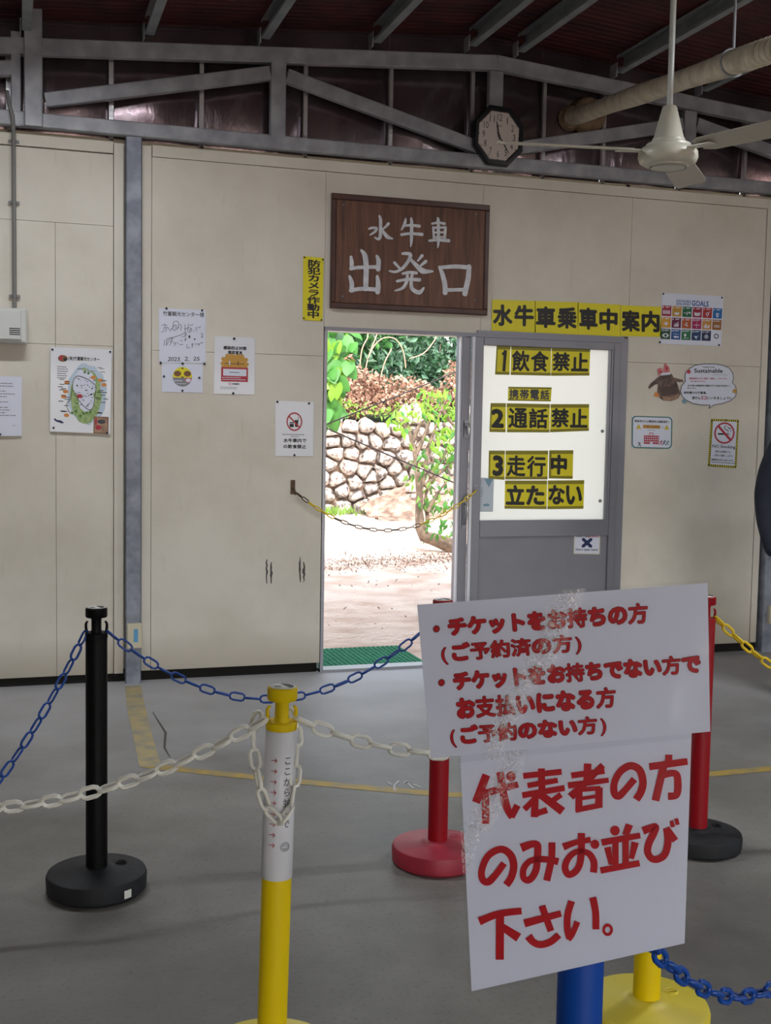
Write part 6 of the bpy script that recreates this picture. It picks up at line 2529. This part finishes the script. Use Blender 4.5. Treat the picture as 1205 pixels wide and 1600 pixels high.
BY = SWY + 1.6
bush('evergreen_bush', 'dark glossy evergreen bush at the upper right of the doorway view', [((6.6, BY, 2.3), (0.9, .6, .55)), ((7.4, BY, 2.7), (1.0, .6, .7)), ((8.4, BY, 2.3), (1., .6, .8)), ((6.9, BY - .3, 2.05), (.6, .4, .35))], 3000, 0.17, 0.075, ['leaf_dark', 'leaf_blue'], 1)
bush('evergreen_bush', 'dark green bush in the middle of the doorway view, behind pale vines', [((5.6, BY + .5, 2.6), (0.8, .5, .6)), ((6.0, BY + .3, 3.1), (1.2, .6, .5)), ((5.0, BY + .6, 3.0), (0.8, .6, .6))], 2400, 0.16, 0.07, ['leaf_dark', 'leaf_green'], 2)
bush('evergreen_bush', 'tall dark hedge mass far behind the vines', [((3.5, BY + 2, 3.0), (2.0, .7, 1.6)), ((7, BY + 2.4, 3.6), (2.6, .7, 1.6)), ((11.0, BY + 1, 2.8), (2.4, .8, 1.6)), ((0.0, BY, 2.5), (2.6, .8, 2.0)), ((-5, BY, 2.5), (3, .8, 2.0)), ((16, BY, 2.5), (3, .8, 2.0))], 9000, 0.26, 0.12, ['leaf_dark'], 3, branches=8)
# dried brown foliage
bush('dried_bush', 'heap of dried brown leaves along the wall top', [((5.35, SWY + .55, 1.95), (.62, .3, .42)), ((6.1, SWY + .5, 1.92), (.75, .3, .30)), ((5.1, SWY + .5, 2.45), (.22, .2, .30)), ((6.9, SWY + .6, 1.85), (.5, .3, .2)), ((4.95, SWY + .6, 1.75), (.3, .25, .3))], 3400, 0.085, 0.045, ['leaf_dry', 'leaf_dry_pale'], 4, down=0.5)
bush('dried_bush', 'smaller clump of dried pinkish leaves at the right side of the doorway', [((7.25, SWY + .3, 2.15), (.45, .3, .42)), ((7.9, SWY + .3, 2.3), (.5, .3, .4))], 1500, 0.085, 0.045, ['leaf_dry', 'leaf_dry_pale'], 5, down=0.5)
# weeds along the wall top
bush('wall_weeds', 'low light green weeds growing along the top of the stone wall', [((5.0, SWY + .1, 1.66), (.5, .2, .12)), ((6.3, SWY, 1.62), (.9, .2, .15)), ((7.6, SWY, 1.6), (.8, .25, .22)), ((9.5, SWY, 1.5), (1.2, .25, .2)), ((3.5, SWY, 1.5), (1.0, .25, .2))], 2200, 0.09, 0.035, ['grass', 'leaf_lime'], 6, branches=1)

# pale vines looping in front of the dark bushes
vn = empty('hanging_vines', (5.3, SWY + 0.9, 1.5), 'pale bare vines looping in front of the dark bushes', 'vine')
VY = SWY + 0.85
for pts in ([(560, 640), (568, 600), (575, 560), (590, 520), (594, 500)], [(575, 560), (585, 540), (600, 528), (618, 530), (630, 548), (634, 575)],
            [(562, 575), (566, 545), (575, 525), (572, 505)], [(545, 530), (553, 535), (551, 545), (541, 540)], [(600, 640), (592, 610), (600, 570), (612, 545)],
            [(680, 640), (695, 610), (720, 590), (735, 580)], [(650, 640), (680, 620), (705, 612), (730, 605)], [(640, 560), (662, 552), (680, 530), (690, 505)]):
    cv = []
    for i in range(len(pts) - 1):
        p0, p1, p2, p3 = [np.array(pts[min(max(q, 0), len(pts) - 1)], float) for q in (i - 1, i, i + 1, i + 2)]
        for t in (0, .25, .5, .75):
            cv.append(0.5 * ((2 * p1) + (-p0 + p2) * t + (2 * p0 - 5 * p1 + 4 * p2 - p3) * t * t + (-p0 + 3 * p1 - 3 * p2 + p3) * t ** 3))
    cv.append(np.array(pts[-1], float))
    MB().tube([yp(a, b, VY + 0.005 * i) for i, (a, b) in enumerate(cv)], 0.011, 6).build('vine', M['vine_bark'], vn)

# ---- big-leaved plant at the left of the doorway
bigp = empty('broadleaf_plant', (3.75, 14.0, 0), 'broad-leaved bright green plant at the left side of the doorway view', 'plant')


def heart(L):
    m_ = MB()
    out = [(0, 0.06), (0.16, -0.06), (0.36, -0.02), (0.46, 0.2), (0.40, 0.48), (0.2, 0.8), (0, 1.0), (-0.2, 0.8), (-0.40, 0.48), (-0.46, 0.2), (-0.36, -0.02), (-0.16, -0.06)]
    vs = [(a * L, -0.12 * abs(a) * L * 1.5 - 0.1 * b * b * L, b * L) for a, b in out] + [(0, 0, 0.3 * L), (0, -0.03 * L, 0.65 * L)]
    fs = []
    n = len(out)
    for i in range(n):
        j = (i + 1) % n
        h = 13 if 4 <= i <= 7 else 12
        fs.append((i, j, h))
    fs += [(4, 13, 12), (8, 12, 13)]
    m_.add(vs, fs, 0, True)
    return m_


hl = bpy.data.meshes.new('heart_leaf')
_h = heart(0.19)
hl.from_pydata(_h.v, [], _h.f)
hl.polygons.foreach_set('use_smooth', [True] * len(_h.f))
hlg, hll = hl.copy(), hl.copy()
hlg.materials.append(M['leaf_green'])
hll.materials.append(M['leaf_lime'])
hld = hl.copy()
hld.materials.append(M['leaf_dark'])
r2 = random.Random(5)
for k in range(240):
    a = r2.random()
    px_ = 500 + 52 * r2.random() ** 1.3 if k < 190 else r2.uniform(470, 512)
    py_ = 505 + 150 * r2.random()
    if px_ > 532 and py_ > 575:
        px_ -= 28
    P = yp(px_, py_, 14.0 + r2.uniform(-.35, .35))
    o = bpy.data.objects.new('leaf', hlg if r2.random() < 0.72 else (hll if r2.random() < 0.6 else hld))
    COL.objects.link(o)
    o.parent = bigp
    o.location = Vector(P) - bigp.location
    o.rotation_euler = (math.radians(180 + r2.uniform(-45, 35)), math.radians(r2.uniform(-50, 50)), math.radians(r2.uniform(-50, 50)))
    sc__ = r2.uniform(0.7, 1.25)
    o.scale = (sc__, sc__, sc__)
for k in range(5):
    x_ = 3.05 + k * 0.11
    MB().tube([(x_, 14.1, 0), (x_ + r2.uniform(-.1, .1), 14.05, 1.2), (x_ + r2.uniform(-.1, .15), 14.0, 2.2), (x_ + r2.uniform(0, .3), 14.0, 2.9)], [0.03, 0.025, 0.018, 0.008], 6).build('stem', M['bark'], bigp)

# ---- leaning shrub in the yard
SY = 12.45
sh = empty('leaning_shrub', (4.80, SY, 0), 'leaning shrub with a bent trunk and light green leaves in the yard', 'shrub')
T0 = [yp(a, b, SY) for a, b in ((735, 868), (716, 858), (697, 850), (676, 842), (663, 838), (657, 825), (655, 800), (656, 770), (652, 735), (648, 705), (640, 675), (636, 655))]
MB().tube(T0, [0.10, 0.10, 0.085, 0.075, 0.07, 0.06, 0.045, 0.04, 0.032, 0.026, 0.02, 0.012], 10).build('trunk', M['bark'], sh)
brs = [[(664, 835), (668, 810), (664, 780), (672, 745), (678, 715)], [(656, 770), (664, 740), (668, 700), (680, 670), (690, 640), (700, 615)],
       [(650, 710), (660, 690), (672, 655), (690, 630)], [(645, 690), (655, 665), (668, 650)], [(668, 800), (684, 770), (700, 750)], [(664, 760), (690, 735), (715, 720)],
       [(640, 675), (630, 660), (620, 650)], [(690, 640), (705, 660), (722, 680)], [(672, 745), (700, 700), (716, 690)]]
for b_ in brs:
    P = [yp(a, b, SY + 0.04 * i) for i, (a, b) in enumerate(b_)]
    MB().tube(P, [0.028 - 0.020 * i / (len(P) - 1) for i in range(len(P))], 7).build('branch', M['bark'], sh)
lv = []
for mname in ('leaf_lime', 'leaf_green', 'grass'):
    me = bpy.data.meshes.new('shrub_leaf')
    v_ = leaf_quad(np.zeros(3), np.array([0, 0, 1.0]), np.array([0, -1.0, 0]), 0.115, 0.052)
    me.from_pydata([tuple(float(c_) for c_ in q) for q in v_], [], LF)
    me.materials.append(M[mname])
    lv.append(me)
r2 = random.Random(9)
spots = []
for (cx, cy, rx_, ry_, n_) in ((630, 655, 22, 16, 26), (690, 625, 34, 22, 42), (700, 665, 26, 30, 52), (668, 620, 16, 14, 16), (700, 720, 22, 28, 46), (660, 700, 22, 30, 22),
                               (650, 740, 14, 22, 16), (695, 770, 22, 24, 34), (664, 775, 12, 30, 16), (690, 825, 26, 16, 26)):
    for k in range(n_):
        spots.append((cx + rx_ * r2.uniform(-1, 1), cy + ry_ * r2.uniform(-1, 1)))
random.Random(3).shuffle(spots)
for i, (a, b) in enumerate(spots[:300]):
    P = yp(a, b, SY + r2.uniform(-.35, .35))
    o = bpy.data.objects.new('leaf', lv[0] if (b < 700 and r2.random() < .75) else (lv[2] if r2.random() < .4 else lv[1]))
    COL.objects.link(o)
    o.parent = sh
    o.location = Vector(P) - sh.location
    o.rotation_euler = (math.radians(180 + r2.uniform(-50, 50)), math.radians(r2.uniform(-60, 60)), math.radians(r2.uniform(-70, 70)))
    sc__ = r2.uniform(0.7, 1.25)
    o.scale = (sc__,) * 3

# grass tufts at the wall foot
m = MB()
r2 = random.Random(12)
for k in range(420):
    x_ = r2.uniform(2.6, 11)
    if not (x_ < 6.2 or r2.random() < .4):
        continue
    c = np.array([x_, SWY - 0.25 - abs(r2.gauss(0, .22)), -0.02])
    for q in range(3):
        d = np.array([r2.uniform(-.6, .6), r2.uniform(-.5, .3), 1.0])
        m.add(leaf_quad(c, d, np.array([0, -1.0, 0.2]), r2.uniform(.08, .2), 0.02), LF, 0)
tag(m.build('grass_tufts', M['grass'], origin=(6, SWY - .3, 0)), 'thin grass growing along the foot of the stone wall', 'grass', kind='stuff')
# leaf litter between the sunlit and the shaded ground
m = MB()
for k in range(4200):
    t = r2.random()
    x_ = r2.uniform(0.5, 9)
    y_ = 11.4 + 0.22 * (x_ - 3) * 0.6 + r2.gauss(0, 0.30)
    if r2.random() < 0.05:
        y_ = r2.uniform(7.6, 12.5)
    c = np.array([x_, y_, -0.012 + 0.022 * math.sin(x_ * 1.3 + y_ * .7) * 0.55 + 0.01])
    d = np.array([r2.uniform(-1, 1), r2.uniform(-1, 1), r2.uniform(-.05, .5)])
    m.add(leaf_quad(c, d, np.array([0, 0, 1.0]), r2.uniform(.025, .065), 0.016), LF, 0)
tag(m.build('leaf_litter', M['litter'], origin=(4, 11.4, 0)), 'band of brown fallen leaves on the sand beyond the doorway', 'litter', kind='stuff')

# ---- two dark cables crossing the yard
for k, (a, b, lab) in enumerate((((505, 665), (733, 573), 'dark cable rising from left to right across the doorway view'),
                                 ((505, 667), (733, 764), 'dark cable falling from left to right across the doorway view'))):
    A, B = yp(a[0], a[1], 10.5), yp(b[0], b[1], 11.0)
    dd = B - A
    tag(MB().tube([A - dd * 2.0, A, (A + B) / 2 - np.array([0, 0, .004]), B, B + dd * (0.9 if k else 2.0)], 0.007, 6).build('cable', M['wire_black'], origin=tuple(A)), lab, 'cable', 'cables across the yard')

# ------------------------------------------------------------------ added fill lamps out of view, put in to brighten the hall
for i, (x_, y_, z_, pw) in enumerate(((0.15, 4.8, 3.32, FILL_LAMPS[0]), (3.7, 3.4, 3.30, FILL_LAMPS[1]), (-0.8, -1.5, 3.1, FILL_LAMPS[2]), (2.6, -1.5, 3.3, FILL_LAMPS[2]), (5.6, -1.0, 3.1, FILL_LAMPS[2]))):
    L = empty('fill_lamp', (x_, y_, z_), ['added tube fill lamp above the barrier posts', 'added tube fill lamp at the right above the person', 'added fill lamp over the left of the entrance', 'added fill lamp over the middle of the entrance', 'added fill lamp over the right of the entrance'][i], 'lamp', 'added fill lamps')
    MB().box(x_ - 0.6, x_ + 0.6, y_ - 0.05, y_ + 0.05, z_, z_ + 0.04).box(x_ - 0.02, x_ + 0.02, y_ - 0.02, y_ + 0.02, z_ + 0.04, roofz(x_) + 0.16).build('housing', M['box_plastic'], L)
    MB().tube([(x_ - 0.58, y_, z_ - 0.025), (x_ + 0.58, y_, z_ - 0.025)], 0.014, 8).build('tube', M['tube_glow'], L)
    ld = bpy.data.lights.new('fill_light', 'AREA')
    ld.shape = 'RECTANGLE'
    ld.size = 1.15
    ld.size_y = 0.06
    ld.energy = pw
    ld.color = (0.94, 0.97, 1.0)
    lo = bpy.data.objects.new('fill_light', ld)
    lo.location = (x_, y_, z_ - 0.045)
    COL.objects.link(lo)

if _fo.name in COL.objects:
    COL.objects.unlink(_fo)
bpy.data.objects.remove(_fo)
